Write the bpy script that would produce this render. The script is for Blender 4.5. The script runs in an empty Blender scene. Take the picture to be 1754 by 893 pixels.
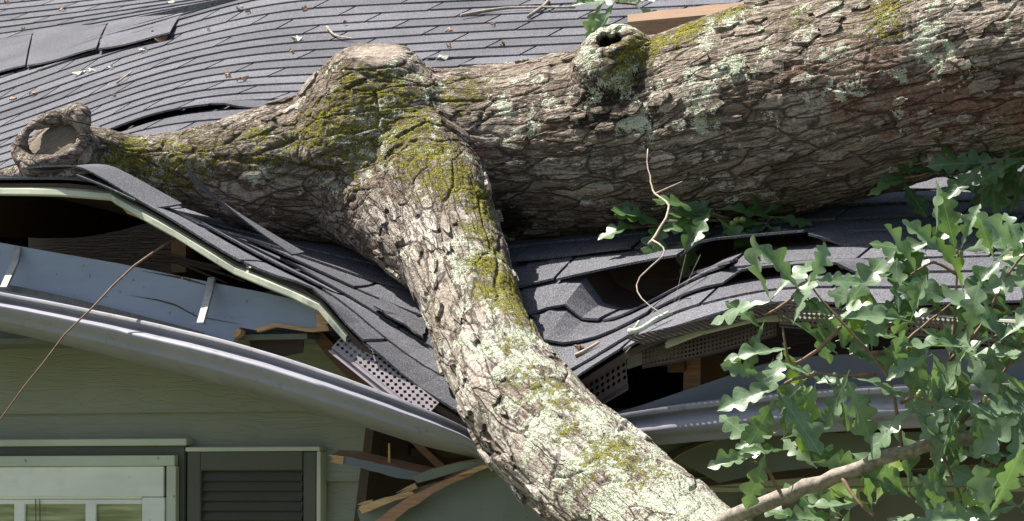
import bpy, bmesh, math, random
import numpy as np
from mathutils import Vector, Matrix

R = math.radians
random.seed(7)
rng = np.random.default_rng(11)
scene = bpy.context.scene
col = scene.collection

# ------------------------------------------------------------------ camera
# world axes: X along the eave, Y up the slope (into the house), Z up; origin = middle of the view on the eave line
YAW, UP, DIST, KPX = R(21), R(3.5), 9.0, 0.0013
VDIR = Vector((-math.sin(YAW)*math.cos(UP), math.cos(YAW)*math.cos(UP), math.sin(UP)))
RIGHT = Vector((math.cos(YAW), math.sin(YAW), 0))
UPV = RIGHT.cross(VDIR)
CAM = -VDIR*DIST
cd = bpy.data.cameras.new('camera')
cd.sensor_width = 36
cd.lens = 36*DIST/(1754*KPX)
cd.clip_end = 3000
cam = bpy.data.objects.new('camera', cd)
cam.location = CAM
cam.rotation_euler = (R(90)+UP, 0, YAW)
col.objects.link(cam)
scene.camera = cam
cd.dof.use_dof = False

# ------------------------------------------------------------------ light
SUN = Vector((-0.47, -0.01, 0.87)).normalized()
sun_el = math.asin(SUN.z)
sun_az = math.atan2(SUN.x, SUN.y)
w = bpy.data.worlds.new('World')
scene.world = w
w.use_nodes = True
nt = w.node_tree
sky = nt.nodes.new('ShaderNodeTexSky')
sky.sky_type = 'NISHITA'
sky.sun_disc = False
sky.sun_elevation = sun_el
sky.sun_rotation = sun_az
sky.dust_density = 2.5
sky.ozone_density = 0.3
nt.links.new(sky.outputs[0], nt.nodes['Background'].inputs[0])
nt.nodes['Background'].inputs[1].default_value = 0.070
sd = bpy.data.lights.new('sun', 'SUN')
sd.energy = 5.0
sd.angle = R(0.55)
sd.color = (1.0, 0.955, 0.89)
so = bpy.data.objects.new('sun', sd)
so.rotation_euler = SUN.to_track_quat('Z', 'Y').to_euler()
so.location = (0, 0, 20)
col.objects.link(so)
scene.view_settings.view_transform = 'Standard'
scene.view_settings.look = 'None'
scene.view_settings.exposure = 1.13
scene.view_settings.gamma = 1

# ------------------------------------------------------------------ helpers
def ray(px, py):
    return VDIR + RIGHT*((px-877)*KPX/DIST) - UPV*((py-446.5)*KPX/DIST)

def P(px, py, t):
    """the point at depth Y = t seen at photograph position px, py"""
    d = ray(px, py)
    return CAM + d*((t-CAM.y)/d.y)

def to_px(co):
    v = co - np.array(CAM)
    dep = v @ np.array(VDIR)
    return 877 + (v @ np.array(RIGHT))/dep*DIST/KPX, 446.5 - (v @ np.array(UPV))/dep*DIST/KPX, dep

def tag(o, label=None, cat=None, group=None, kind=None):
    if label: o['label'] = label
    if cat: o['category'] = cat
    if group: o['group'] = group
    if kind: o['kind'] = kind
    return o

def empty(name, loc=(0, 0, 0)):
    o = bpy.data.objects.new(name, None)
    o.location = loc
    o.empty_display_size = 0.1
    col.objects.link(o)
    return o

def link_mesh(name, me, mats, parent=None):
    o = bpy.data.objects.new(name, me)
    for m in (mats if isinstance(mats, (list, tuple)) else [mats]):
        me.materials.append(m)
    col.objects.link(o)
    if parent:
        o.parent = parent
        q = parent
        off = Vector((0, 0, 0))
        while q:
            off += q.location
            q = q.parent
        o.location = -off
    return o

class MB:
    """collects vertices, faces, material slots and one float value per face corner's vertex"""
    def __init__(s):
        s.v, s.f, s.m, s.a, s.uv = [], [], [], [], []
    def add(s, verts, faces, mi=0, a=0.0, uv=None):
        b = len(s.v)
        s.v += [tuple(x) for x in verts]
        s.a += [a]*len(verts)
        s.uv += uv if uv else [(0, 0)]*len(verts)
        for i, f in enumerate(faces):
            s.f.append(tuple(b+k for k in f))
            s.m.append(mi[i] if isinstance(mi, list) else mi)
    def box(s, c, sz, mi=0, rot=None, a=0.0):
        x, y, z = sz[0]/2, sz[1]/2, sz[2]/2
        vs = [Vector(q) for q in ((-x,-y,-z),(x,-y,-z),(x,y,-z),(-x,y,-z),(-x,-y,z),(x,-y,z),(x,y,z),(-x,y,z))]
        if rot: vs = [rot @ q for q in vs]
        s.add([q+Vector(c) for q in vs], [(0,3,2,1),(4,5,6,7),(0,1,5,4),(1,2,6,5),(2,3,7,6),(3,0,4,7)], mi, a)
    def bx(s, x0, x1, y0, y1, z0, z1, mi=0, a=0.0):
        s.box(((x0+x1)/2,(y0+y1)/2,(z0+z1)/2), (x1-x0,y1-y0,z1-z0), mi, None, a)
    def tube(s, pts, rad, n=8, mi=0, a=0.0, cap=True):
        pts = [Vector(p) for p in pts]
        rad = rad if isinstance(rad, (list, tuple)) else [rad]*len(pts)
        vs, fs = [], []
        t0 = (pts[1]-pts[0]).normalized()
        u = t0.orthogonal().normalized()
        for i, p in enumerate(pts):
            t = (pts[min(i+1, len(pts)-1)]-pts[max(i-1, 0)]).normalized()
            u = (u - t*u.dot(t)).normalized()
            w_ = t.cross(u)
            for k in range(n):
                an = 2*math.pi*k/n
                vs.append(p+(u*math.cos(an)+w_*math.sin(an))*rad[i])
        for i in range(len(pts)-1):
            for k in range(n):
                fs.append((i*n+k, i*n+(k+1)%n, (i+1)*n+(k+1)%n, (i+1)*n+k))
        if cap:
            fs.append(tuple(range(n))[::-1])
            fs.append(tuple((len(pts)-1)*n+k for k in range(n)))
        s.add(vs, fs, mi, a)
    def build(s, name, mats, parent=None, smooth=False, attr=None):
        me = bpy.data.meshes.new(name)
        me.from_pydata(s.v, [], s.f)
        me.polygons.foreach_set('material_index', s.m)
        if smooth:
            me.polygons.foreach_set('use_smooth', [True]*len(s.f))
        if attr:
            at = me.attributes.new(attr, 'FLOAT', 'POINT')
            at.data.foreach_set('value', np.array(s.a, dtype=np.float32))
            at = me.attributes.new('luv', 'FLOAT_VECTOR', 'POINT')
            at.data.foreach_set('vector', np.array([(x, y, 0) for x, y in s.uv], dtype=np.float32).ravel())
        me.update()
        return link_mesh(name, me, mats, parent)

def bevel(o, wd=0.002, seg=1):
    m = o.modifiers.new('bevel', 'BEVEL')
    m.width = wd
    m.segments = seg
    m.limit_method = 'ANGLE'
    return o

def crom(pts, n):
    """Catmull-Rom through pts (any dimension), n samples per span"""
    p = np.array(pts, float)
    p = np.vstack([2*p[0]-p[1], p, 2*p[-1]-p[-2]])
    out = []
    for i in range(1, len(p)-2):
        for k in range(n):
            u = k/n
            out.append(.5*((2*p[i])+(-p[i-1]+p[i+1])*u+(2*p[i-1]-5*p[i]+4*p[i+1]-p[i+2])*u*u+(-p[i-1]+3*p[i]-3*p[i+1]+p[i+2])*u**3))
    out.append(p[-2])
    return np.array(out)

# numpy noise -------------------------------------------------------
def h3(x, y, z, seed):
    n = (x.astype(np.int64)*73856093) ^ (y.astype(np.int64)*19349663) ^ (z.astype(np.int64)*83492791) ^ (seed*1013904223)
    n = n & 0xffffffff
    n = ((n ^ (n >> 15))*2246822519) & 0xffffffff
    n = ((n ^ (n >> 13))*3266489917) & 0xffffffff
    n = n ^ (n >> 16)
    return (n & 0xffffff)/float(0xffffff)

def vnoise(q, seed=0):
    f = np.floor(q)
    u = q-f
    u = u*u*(3-2*u)
    x, y, z = f[:, 0], f[:, 1], f[:, 2]
    r = 0
    for i in (0, 1):
        for j in (0, 1):
            for k in (0, 1):
                wgt = (u[:, 0] if i else 1-u[:, 0])*(u[:, 1] if j else 1-u[:, 1])*(u[:, 2] if k else 1-u[:, 2])
                r = r + wgt*h3(x+i, y+j, z+k, seed)
    return r

def fbm(q, o=4, seed=0):
    r, a, tot = 0, 1.0, 0
    for i in range(o):
        r = r + a*vnoise(q*(2**i)+i*17.3, seed+i)
        tot += a
        a *= .5
    return r/tot

def worley(q, seed=0):
    f = np.floor(q)
    n = len(q)
    f1 = np.full(n, 9.); f2 = np.full(n, 9.)
    idv = np.zeros(n); dl = np.zeros(n); dm = np.zeros(n)
    for i in (-1, 0, 1):
        for j in (-1, 0, 1):
            for k in (-1, 0, 1):
                x, y, z = f[:, 0]+i, f[:, 1]+j, f[:, 2]+k
                cx = x+h3(x, y, z, seed); cy = y+h3(x, y, z, seed+1); cz = z+h3(x, y, z, seed+2)
                d = np.sqrt((cx-q[:, 0])**2+(cy-q[:, 1])**2+(cz-q[:, 2])**2)
                b = d < f1
                f2 = np.where(b, f1, np.minimum(f2, d))
                idv = np.where(b, h3(x, y, z, seed+3), idv)
                dl = np.where(b, q[:, 0]-cx, dl)
                dm = np.where(b, q[:, 1]-cy, dm)
                f1 = np.where(b, d, f1)
    return f1, f2, idv, dl, dm

def sstep(a, b, x):
    u = np.clip((x-a)/(b-a), 0, 1)
    return u*u*(3-2*u)

# ------------------------------------------------------------------ materials
class M:
    def __init__(s, name):
        s.m = bpy.data.materials.new(name)
        s.m.use_nodes = True
        s.t = s.m.node_tree
        s.b = s.t.nodes['Principled BSDF']
        s.out = s.t.nodes['Material Output']
    def n(s, typ, **kw):
        nd = s.t.nodes.new(typ)
        for k, v in kw.items():
            setattr(nd, k, v)
        return nd
    def put(s, sock, v):
        if hasattr(v, 'is_linked') or isinstance(v, bpy.types.NodeSocket):
            s.t.links.new(v, sock)
        else:
            sock.default_value = (*v, 1) if isinstance(v, tuple) and len(v) == 3 and sock.type == 'RGBA' else v
    def coord(s, scale=(1, 1, 1)):
        c = s.n('ShaderNodeTexCoord')
        mp = s.n('ShaderNodeMapping')
        mp.inputs['Scale'].default_value = scale
        s.t.links.new(c.outputs['Object'], mp.inputs[0])
        return mp.outputs[0]
    def noise(s, scale, detail=4, rough=.55, vec=None, dist=0, st=(1, 1, 1)):
        nd = s.n('ShaderNodeTexNoise')
        nd.inputs['Scale'].default_value = scale
        nd.inputs['Detail'].default_value = detail
        nd.inputs['Roughness'].default_value = rough
        nd.inputs['Distortion'].default_value = dist
        s.t.links.new(vec if vec is not None else s.coord(st), nd.inputs['Vector'])
        return nd.outputs[0]
    def ramp(s, fac, stops):
        nd = s.n('ShaderNodeValToRGB')
        e = nd.color_ramp.elements
        while len(e) < len(stops): e.new(.5)
        for el, (p, c) in zip(e, stops):
            el.position = p
            el.color = (*c, 1) if isinstance(c, tuple) else (c, c, c, 1)
        s.put(nd.inputs[0], fac)
        return nd.outputs[0]
    def mix(s, fac, a, b, mode='MIX'):
        nd = s.n('ShaderNodeMix', data_type='RGBA', blend_type=mode)
        s.put(nd.inputs[0], fac); s.put(nd.inputs[6], a); s.put(nd.inputs[7], b)
        return nd.outputs[2]
    def math(s, op, a, b=0.0, c=None):
        nd = s.n('ShaderNodeMath', operation=op)
        s.put(nd.inputs[0], a); s.put(nd.inputs[1], b)
        if c is not None: s.put(nd.inputs[2], c)
        return nd.outputs[0]
    def attr(s, name, vec=False):
        nd = s.n('ShaderNodeAttribute', attribute_name=name)
        return nd.outputs['Vector'] if vec else nd.outputs['Fac']
    def bump(s, h, strength=.5, dist=.002):
        nd = s.n('ShaderNodeBump')
        nd.inputs['Strength'].default_value = strength
        nd.inputs['Distance'].default_value = dist
        s.put(nd.inputs['Height'], h)
        s.t.links.new(nd.outputs[0], s.b.inputs['Normal'])
    def set(s, color=None, rough=None, metal=None, spec=None):
        if color is not None: s.put(s.b.inputs['Base Color'], color)
        if rough is not None: s.put(s.b.inputs['Roughness'], rough)
        if metal is not None: s.put(s.b.inputs['Metallic'], metal)
        if spec is not None: s.put(s.b.inputs['Specular IOR Level'], spec)
        return s

def simple(name, c, rough=.6, var=.15, scale=12, st=(1, 1, 1), bump=.15, bs=60, metal=0, dirt=None):
    m = M(name)
    n1 = m.noise(scale, 5, .6, st=st)
    lo = tuple(x*(1-var) for x in c); hi = tuple(min(1, x*(1+var)) for x in c)
    cc = m.ramp(n1, [(.3, lo), (.7, hi)])
    if dirt:
        d = m.ramp(m.noise(dirt[1], 6, .7), [(dirt[2], 0.0), (dirt[2]+.1, 1.0)])
        cc = m.mix(d, cc, dirt[0])
    m.set(cc, rough, metal)
    m.bump(m.noise(bs, 4, .6, st=st), bump, .002)
    return m.m

def make_shingle():
    m = M('asphalt_shingle')
    v = m.coord()
    sp = m.noise(330, 2, .6, vec=v)
    g = m.ramp(sp, [(.34, (.034, .034, .039)), (.5, (.103, .103, .114)), (.62, (.165, .165, .182)), (.74, (.36, .36, .38))])
    big = m.ramp(m.noise(3.2, 4, .6, vec=v), [(.3, .78), (.7, 1.16)])
    tone = m.ramp(m.attr('tone'), [(0, .8), (1, 1.14)])
    c = m.mix(1.0, g, big, 'MULTIPLY')
    c = m.mix(1.0, c, tone, 'MULTIPLY')
    m.set(c, .93, spec=.25)
    m.bump(sp, .75, .002)
    return m.m

def make_bark():
    m = M('oak_bark')
    v = m.coord()
    f1 = m.noise(26, 7, .68, vec=v)
    f2 = m.noise(120, 4, .65, vec=v)
    f3 = m.noise(300, 3, .6, vec=v)
    f4 = m.noise(9, 5, .6, vec=v)
    q = m.attr('bq', True)
    wn = m.n('ShaderNodeTexNoise'); wn.inputs['Scale'].default_value = 16; wn.inputs['Detail'].default_value = 5
    m.t.links.new(q, wn.inputs['Vector'])
    wv = m.n('ShaderNodeVectorMath', operation='MULTIPLY_ADD')
    m.t.links.new(wn.outputs['Color'], wv.inputs[0]); wv.inputs[1].default_value = (.06, .018, .018); m.t.links.new(q, wv.inputs[2])
    def cells(sl, sw):
        mp = m.n('ShaderNodeMapping'); mp.inputs['Scale'].default_value = (1/sl, 1/sw, 1/sw)
        m.t.links.new(wv.outputs[0], mp.inputs[0])
        e = m.n('ShaderNodeTexVoronoi', feature='DISTANCE_TO_EDGE'); e.inputs['Scale'].default_value = 1
        f = m.n('ShaderNodeTexVoronoi', feature='F1'); f.inputs['Scale'].default_value = 1
        m.t.links.new(mp.outputs[0], e.inputs[0]); m.t.links.new(mp.outputs[0], f.inputs[0])
        sp = m.n('ShaderNodeSeparateColor'); m.t.links.new(f.outputs['Color'], sp.inputs[0])
        return e.outputs['Distance'], sp.outputs[0]
    ea, ca = cells(.23, .040)
    eb, cb = cells(.07, .015)
    sm_ = m.n('ShaderNodeMapping'); sm_.inputs['Scale'].default_value = (12, 60, 60)
    m.t.links.new(wv.outputs[0], sm_.inputs[0])
    sn = m.n('ShaderNodeTexNoise'); sn.inputs['Scale'].default_value = 1; sn.inputs['Detail'].default_value = 6; sn.inputs['Roughness'].default_value = .65
    m.t.links.new(sm_.outputs[0], sn.inputs['Vector'])
    sf = sn.outputs[0]
    # long hairline fissures along the grain
    fz = m.n('ShaderNodeMapping'); fz.inputs['Scale'].default_value = (5, 42, 42)
    m.t.links.new(wv.outputs[0], fz.inputs[0])
    fn = m.n('ShaderNodeTexNoise'); fn.inputs['Scale'].default_value = 1; fn.inputs['Detail'].default_value = 4; fn.inputs['Roughness'].default_value = .6
    m.t.links.new(fz.outputs[0], fn.inputs['Vector'])
    fiss = m.ramp(m.math('ABSOLUTE', m.math('SUBTRACT', fn.outputs[0], .5)), [(.008, 1.0), (.035, 0.0)])
    crA = m.ramp(ea, [(.01, 1.0), (.05, 0.0)])
    crB = m.ramp(eb, [(.01, .7), (.09, 0.0)])
    crack = m.math('MAXIMUM', m.math('MAXIMUM', crA, m.math('MULTIPLY', fiss, .8)), m.math('MULTIPLY', crB, .38))
    tone = m.math('ADD', m.math('MULTIPLY', ca, .3), m.math('ADD', m.math('MULTIPLY', cb, .16), m.math('MULTIPLY', m.attr('plate'), .16)))
    c = m.ramp(m.math('ADD', tone, m.math('ADD', m.math('MULTIPLY', f1, .2), m.math('MULTIPLY', sf, .3))),
               [(.26, (.15, .118, .098)), (.44, (.32, .275, .24)), (.6, (.48, .435, .39)), (.78, (.64, .60, .55))])
    c = m.mix(m.ramp(f2, [(.34, .65), (.52, 0.0)]), c, (.115, .085, .066))
    c = m.mix(m.ramp(f4, [(.52, 0.0), (.76, .4)]), c, (.28, .19, .155))
    c = m.mix(m.ramp(m.noise(5, 4, .6, vec=v), [(.45, 0.0), (.7, .5)]), c, (.27, .235, .155))
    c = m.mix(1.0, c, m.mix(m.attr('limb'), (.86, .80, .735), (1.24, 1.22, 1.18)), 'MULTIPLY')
    c = m.mix(m.attr('pale'), c, m.ramp(f1, [(.3, (.3, .235, .185)), (.7, (.5, .43, .36))]))
    crack = m.math('MULTIPLY', crack, m.math('SUBTRACT', 1.0, m.attr('pale')))
    # bare red brown inner bark where the outer plates have come off
    rd = m.ramp(m.math('ADD', m.attr('red'), m.math('MULTIPLY', m.math('SUBTRACT', f1, .5), 1.5)), [(.42, 0.0), (.6, 1.0)])
    c = m.mix(rd, c, m.ramp(f2, [(.3, (.14, .075, .055)), (.7, (.37, .225, .17))]))
    # fissure: dark brown inner cork between the plates
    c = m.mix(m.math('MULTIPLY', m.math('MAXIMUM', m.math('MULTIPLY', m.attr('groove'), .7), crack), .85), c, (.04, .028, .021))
    # near-black patches from a mask, also filling the knob hollow and stub collar
    st = m.ramp(m.math('ADD', m.attr('dark_patch'), m.math('MULTIPLY', m.math('SUBTRACT', f1, .5), 1.4)), [(.42, 0.0), (.65, .88)])
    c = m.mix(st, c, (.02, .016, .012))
    # lichen crust
    ln = m.math('ADD', m.math('MULTIPLY', f1, .5), m.math('ADD', m.math('MULTIPLY', f2, .35), m.math('MULTIPLY', f3, .25)))
    lf = m.ramp(m.math('ADD', m.math('ADD', m.attr('lichen'), m.math('MULTIPLY', m.math('SUBTRACT', m.noise(17, 5, .6, vec=v, dist=.4), .53), 2.6)), m.math('MULTIPLY', m.math('SUBTRACT', ln, .53), 3.4)), [(.46, 0.0), (.54, 1.0)])
    c = m.mix(lf, c, m.ramp(f3, [(.3, (.22, .235, .14)), (.5, (.52, .55, .41)), (.7, (.74, .76, .63))]))
    # moss cushions
    f5 = m.noise(60, 6, .8, vec=v)
    mf = m.ramp(m.math('ADD', m.attr('moss'), m.math('MULTIPLY', m.math('SUBTRACT', f5, .54), 4.6)), [(.48, 0.0), (.7, .92)])
    c = m.mix(mf, c, m.ramp(f3, [(.3, (.055, .05, .012)), (.5, (.23, .215, .022)), (.68, (.50, .47, .075))]))
    m.set(c, .95, spec=.2)
    hh = m.math('ADD', m.math('MULTIPLY', f2, 1.0), m.math('MULTIPLY', f3, .7))
    hh = m.math('ADD', hh, m.math('ADD', m.math('MULTIPLY', f1, .5), m.math('MULTIPLY', sf, 1.6)))
    hh = m.math('SUBTRACT', hh, m.math('MULTIPLY', crack, .9))
    hh = m.math('ADD', hh, m.math('MULTIPLY', ca, .7))
    hh = m.math('ADD', hh, m.math('MULTIPLY', mf, m.math('MULTIPLY', f5, 1.5)))
    m.bump(hh, 1.0, .0065)
    return m.m

def make_leaf(name, dark, light, vein):
    m = M(name)
    luv = m.attr('luv', True)
    sep = m.n('ShaderNodeSeparateXYZ'); m.t.links.new(luv, sep.inputs[0])
    aw = m.math('ABSOLUTE', sep.outputs[1])
    rib = m.math('LESS_THAN', aw, .012)
    sv = m.math('FRACT', m.math('MULTIPLY', m.math('SUBTRACT', sep.outputs[0], m.math('MULTIPLY', aw, .75)), 7.0))
    side = m.math('MULTIPLY', m.math('LESS_THAN', sv, .09), .45)
    c = m.mix(m.attr('tone'), dark, light)
    c = m.mix(m.math('GREATER_THAN', m.attr('tone'), .84), c, (.22, .33, .035))
    c = m.mix(m.ramp(m.noise(40, 4, .6), [(.4, 0.0), (.75, .5)]), c, tuple(x*1.35 for x in light))
    c = m.mix(m.ramp(m.noise(70, 3, .6), [(.68, 0.0), (.74, .8)]), c, (.13, .085, .03))
    c = m.mix(m.math('MAXIMUM', rib, side), c, vein)
    m.set(c, .36, spec=.6)
    m.bump(m.math('ADD', m.noise(90, 3, .5), m.math('MULTIPLY', sv, .5)), .35, .002)
    tr = m.n('ShaderNodeBsdfTranslucent')
    m.put(tr.inputs[0], m.mix(.5, c, (.22, .4, .03)))
    ms = m.n('ShaderNodeMixShader'); ms.inputs[0].default_value = .3
    m.t.links.new(m.b.outputs[0], ms.inputs[1]); m.t.links.new(tr.outputs[0], ms.inputs[2])
    m.t.links.new(ms.outputs[0], m.out.inputs[0])
    return m.m

def make_wood(name, c, st=(2, 30, 30), var=.35, rough=.8):
    m = M(name)
    g = m.noise(6, 8, .7, st=st, dist=.6)
    cc = m.ramp(g, [(.25, tuple(x*(1-var) for x in c)), (.5, c), (.75, tuple(min(1, x*(1+var)) for x in c))])
    m.set(cc, rough)
    m.bump(g, .5, .003)
    return m.m

def make_paint(name, c, rough=.55, grime=(.06, .05, .04), gs=.66):
    m = M(name)
    n1 = m.ramp(m.noise(3, 5, .6, st=(1, 1, 3)), [(.3, tuple(x*.86 for x in c)), (.7, tuple(x*1.1 for x in c))])
    d = m.ramp(m.noise(55, 3, .6), [(gs, 0.0), (gs+.07, .85)])
    cc = m.mix(d, n1, grime)
    d2 = m.ramp(m.noise(7, 6, .7), [(.52, 0.0), (.8, .35)])
    cc = m.mix(d2, cc, tuple(x*.55 for x in c))
    m.set(cc, rough)
    m.bump(m.noise(14, 7, .7, st=(1, 8, 8)), .22, .002)
    return m.m

def make_siding():
    m = M('siding_paint')
    c = (.285, .297, .24)
    n1 = m.ramp(m.noise(2.2, 5, .6), [(.3, tuple(x*.88 for x in c)), (.7, tuple(x*1.08 for x in c))])
    d = m.ramp(m.noise(30, 5, .7), [(.7, 0.0), (.78, .7)])
    cc = m.mix(d, n1, (.07, .05, .03))
    m.set(cc, .6)
    # embossed cedar grain: a few strong contour lines running along the board
    g = m.noise(2.2, 3, .5, st=(1.6, 1, 13), dist=.5)
    ln = m.math('ABSOLUTE', m.math('SUBTRACT', m.math('FRACT', m.math('MULTIPLY', g, 9)), .5))
    ln = m.ramp(ln, [(.0, 0.0), (.16, 1.0)])
    m.bump(ln, .4, .0022)
    return m.m

MT = {}
MT['shingle'] = make_shingle()
MT['bark'] = make_bark()
MT['leaf'] = make_leaf('oak_leaf', (.062, .125, .048), (.22, .31, .175), (.24, .32, .18))
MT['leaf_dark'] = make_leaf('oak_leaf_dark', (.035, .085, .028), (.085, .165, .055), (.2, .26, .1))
MT['siding'] = make_siding()
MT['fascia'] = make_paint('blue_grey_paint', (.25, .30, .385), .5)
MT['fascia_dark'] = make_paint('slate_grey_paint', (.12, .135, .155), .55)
MT['green_board'] = make_paint('grey_green_paint', (.15, .17, .135), .6)
MT['trim'] = make_paint('pale_green_trim', (.54, .57, .48), .45, gs=.7)
MT['white'] = make_paint('white_vinyl', (.84, .85, .80), .4, gs=.72)
MT['dark_trim'] = make_paint('dark_green_grey_paint', (.075, .08, .066), .5)
MT['shutter'] = make_paint('shutter_paint', (.075, .078, .06), .45)
MT['drip'] = make_paint('cream_metal', (.50, .52, .39), .42)
MT['wood'] = make_wood('raw_pine', (.50, .32, .16), var=.5)
MT['red_wood'] = make_wood('raw_cedar', (.33, .18, .10), var=.5)
MT['old_wood'] = make_wood('old_rafter', (.17, .09, .05))
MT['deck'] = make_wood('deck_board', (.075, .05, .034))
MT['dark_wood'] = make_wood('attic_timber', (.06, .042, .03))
MT['twig'] = simple('twig_bark', (.2, .125, .08), .8, .35, 60, bump=.4, bs=150)
MT['pale_twig'] = simple('pale_twig', (.38, .31, .235), .8, .3, 60, bump=.4, bs=150)
MT['branch_bark'] = simple('branch_bark', (.25, .215, .175), .85, .5, 70, bump=.6, bs=160, dirt=((.06, .05, .035), 40, .6))
MT['galv'] = simple('galvanised_steel', (.29, .29, .275), .55, .3, 40, bump=.1, metal=.2, dirt=((.12, .09, .06), 60, .64))
MT['mesh_metal'] = simple('brown_vent_metal', (.115, .09, .085), .42, .25, 30, bump=.1, metal=.2)
MT['mauve_metal'] = simple('mauve_vent_metal', (.27, .235, .25), .4, .15, 30, bump=.1, metal=.2)
MT['dead_leaf'] = simple('dead_leaf', (.36, .23, .15), .85, .4, 90, bump=.3)
MT['lichen'] = simple('lichen_crust', (.55, .58, .46), .95, .35, 160, bump=.9, bs=220)
MT['acorn'] = simple('green_acorn', (.2, .22, .06), .45, .2, 60)

def make_gutter():
    m = M('gutter_paint')
    n1 = m.ramp(m.noise(5, 5, .6), [(.3, (.245, .24, .27)), (.7, (.30, .295, .325))])
    d = m.ramp(m.noise(24, 7, .75), [(.55, 0.0), (.7, .7)])
    cc = m.mix(d, n1, (.15, .135, .13))
    lipd = m.ramp(m.math('ADD', m.attr('tone'), m.math('MULTIPLY', m.math('SUBTRACT', m.noise(60, 6, .75), .5), 1.6)), [(.55, 0.0), (.72, 1.0)])
    cc = m.mix(lipd, cc, (.16, .12, .055))
    m.set(cc, .5)
    m.bump(m.noise(40, 4, .6), .08, .002)
    return m.m
MT['gutter'] = make_gutter()

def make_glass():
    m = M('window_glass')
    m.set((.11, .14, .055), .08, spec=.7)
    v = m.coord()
    m.put(m.b.inputs['Base Color'], m.mix(m.ramp(m.noise(14, 4, .6, st=(.35, 1, 4)), [(.4, 0.0), (.65, 1.0)]), (.2, .225, .1), (.46, .50, .29)))  # green lawn reflection and blind bands painted into the pane colour
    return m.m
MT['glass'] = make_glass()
MT['blind'] = simple('window_blind', (.35, .36, .2), .7, .1, 10)

# ------------------------------------------------------------------ ground
def ground():
    m = M('lawn')
    c = m.ramp(m.noise(1.2, 8, .7), [(.3, (.075, .09, .04)), (.6, (.135, .15, .07)), (.8, (.18, .18, .095))])
    m.set(c, .9)
    m.bump(m.noise(30, 5, .7), .8, .05)
    b = MB()
    n = 24
    vs = [(0, 0, -2.75)]
    fs = []
    rings = [4, 10, 30, 120, 600, 2000]
    for r_ in rings:
        for k in range(n):
            a = 2*math.pi*k/n
            vs.append((r_*math.cos(a), r_*math.sin(a), -2.75+.02*math.sin(k*2.1+r_)))
    for k in range(n):
        fs.append((0, 1+k, 1+(k+1) % n))
    for i in range(len(rings)-1):
        for k in range(n):
            fs.append((1+i*n+k, 1+(i+1)*n+k, 1+(i+1)*n+(k+1) % n, 1+i*n+(k+1) % n))
    b.add(vs, fs)
    tag(b.build('ground', m.m, smooth=True), kind='structure')
ground()

# ------------------------------------------------------------------ roof shape
TANP = 4/12
COSP = math.cos(math.atan(TANP))
EXPO = 0.127*COSP           # one course measured along Y
EAVE = -0.05
Z0 = P(1510, 527, EAVE).z - TANP*EAVE   # height of the undamaged roof plane above Y = 0

def plane_z(t): return Z0 + TANP*t
def plane_hit(px, py):
    d = ray(px, py)
    lam = (Z0 + TANP*CAM.y - CAM.z)/(d.z - TANP*d.y)
    return CAM + d*lam

ctrl = []
def cpt(px, py, t):
    p = P(px, py, t)
    ctrl.append((p.x, t, p.z-plane_z(t)))
EDGE_L = [(-120, 310), (-20, 312), (100, 312), (160, 318), (205, 334), (300, 386), (400, 447), (500, 488), (545, 510), (590, 562), (650, 616), (700, 660), (748, 693)]
EDGE_R = [(830, 735), (905, 715), (985, 658), (1040, 622), (1090, 592), (1180, 558), (1290, 528), (1400, 524), (1510, 527)]
for q in EDGE_L + EDGE_R: cpt(*q, EAVE)
# sagging courses behind the stub
tA = plane_hit(600, 26).y
tB = plane_hit(520, 153).y
XA, YA = [-150, 0, 100, 203, 370, 480, 600], [215, 172, 136, 100, 55, 33, 26]
XB, YB = [-150, -20, 60, 166, 284, 400, 520, 600], [315, 282, 255, 216, 172, 158, 153, 150]
NED = len(ctrl)
for f in (-.3, 0, .33, .66, 1, 1.4):
    for px in (-150, -60, 20, 100, 180, 260, 340, 420, 500, 580):
        cpt(px, np.interp(px, XB, YB)*(1-f)+np.interp(px, XA, YA)*f, tB+(tA-tB)*f)
NEU = len(ctrl)
# hollow under the trunk and the limb
for q in ((60, 318, .5), (200, 350, .45), (350, 392, .5), (520, 430, .55), (660, 490, .45), (740, 560, .3), (800, 600, .25),
          (900, 440, .62), (930, 500, .42), (960, 570, .2), (1000, 405, .72), (1090, 500, .28)): cpt(*q)
def anchor(s, t, d=0.0): ctrl.append((s, t, d))
for s in (-.6, 0., .6, 1.2, 2.0):
    for t in (1.3, 2.0, 3.0, 4.5, 6.0):
        if s > -.5 or t < .1: anchor(s, t)
for s in (.75, 1.1, 1.5, 2.2):
    for t in (.2, .6, .9): anchor(s, t)
for s in (-3.2, -2.4, -1.75):
    for t in (5.4, 6.4): anchor(s, t, -.24)
C_ = np.array(ctrl)
def _phi(a, b):
    r2 = ((a[:, None, :2]-b[None, :, :2])**2).sum(-1)
    return np.sqrt(r2+.08**2)
A_ = _phi(C_, C_)
n_ = len(C_)
K_ = np.zeros((n_+1, n_+1)); K_[:n_, :n_] = A_; K_[:n_, n_] = 1; K_[n_, :n_] = 1
LAM = np.full(n_+1, 1e-6); LAM[NED:NEU] = .05; LAM[-1] = 0
W_ = np.linalg.solve(K_-np.diag(LAM), np.append(C_[:, 2], 0))
def dz(s, t):
    s = np.atleast_1d(np.asarray(s, float)); t = np.atleast_1d(np.asarray(t, float))
    q = np.stack([s, t], 1)
    return _phi(q, C_) @ W_[:-1] + W_[-1]
HOLE_A, HOLE_B = P(975, 460, .36).x, P(1265, 445, .36).x
HOLE_C = 4                          # the course whose lower edge gapes
HOLE_T = EAVE+HOLE_C*EXPO
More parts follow.
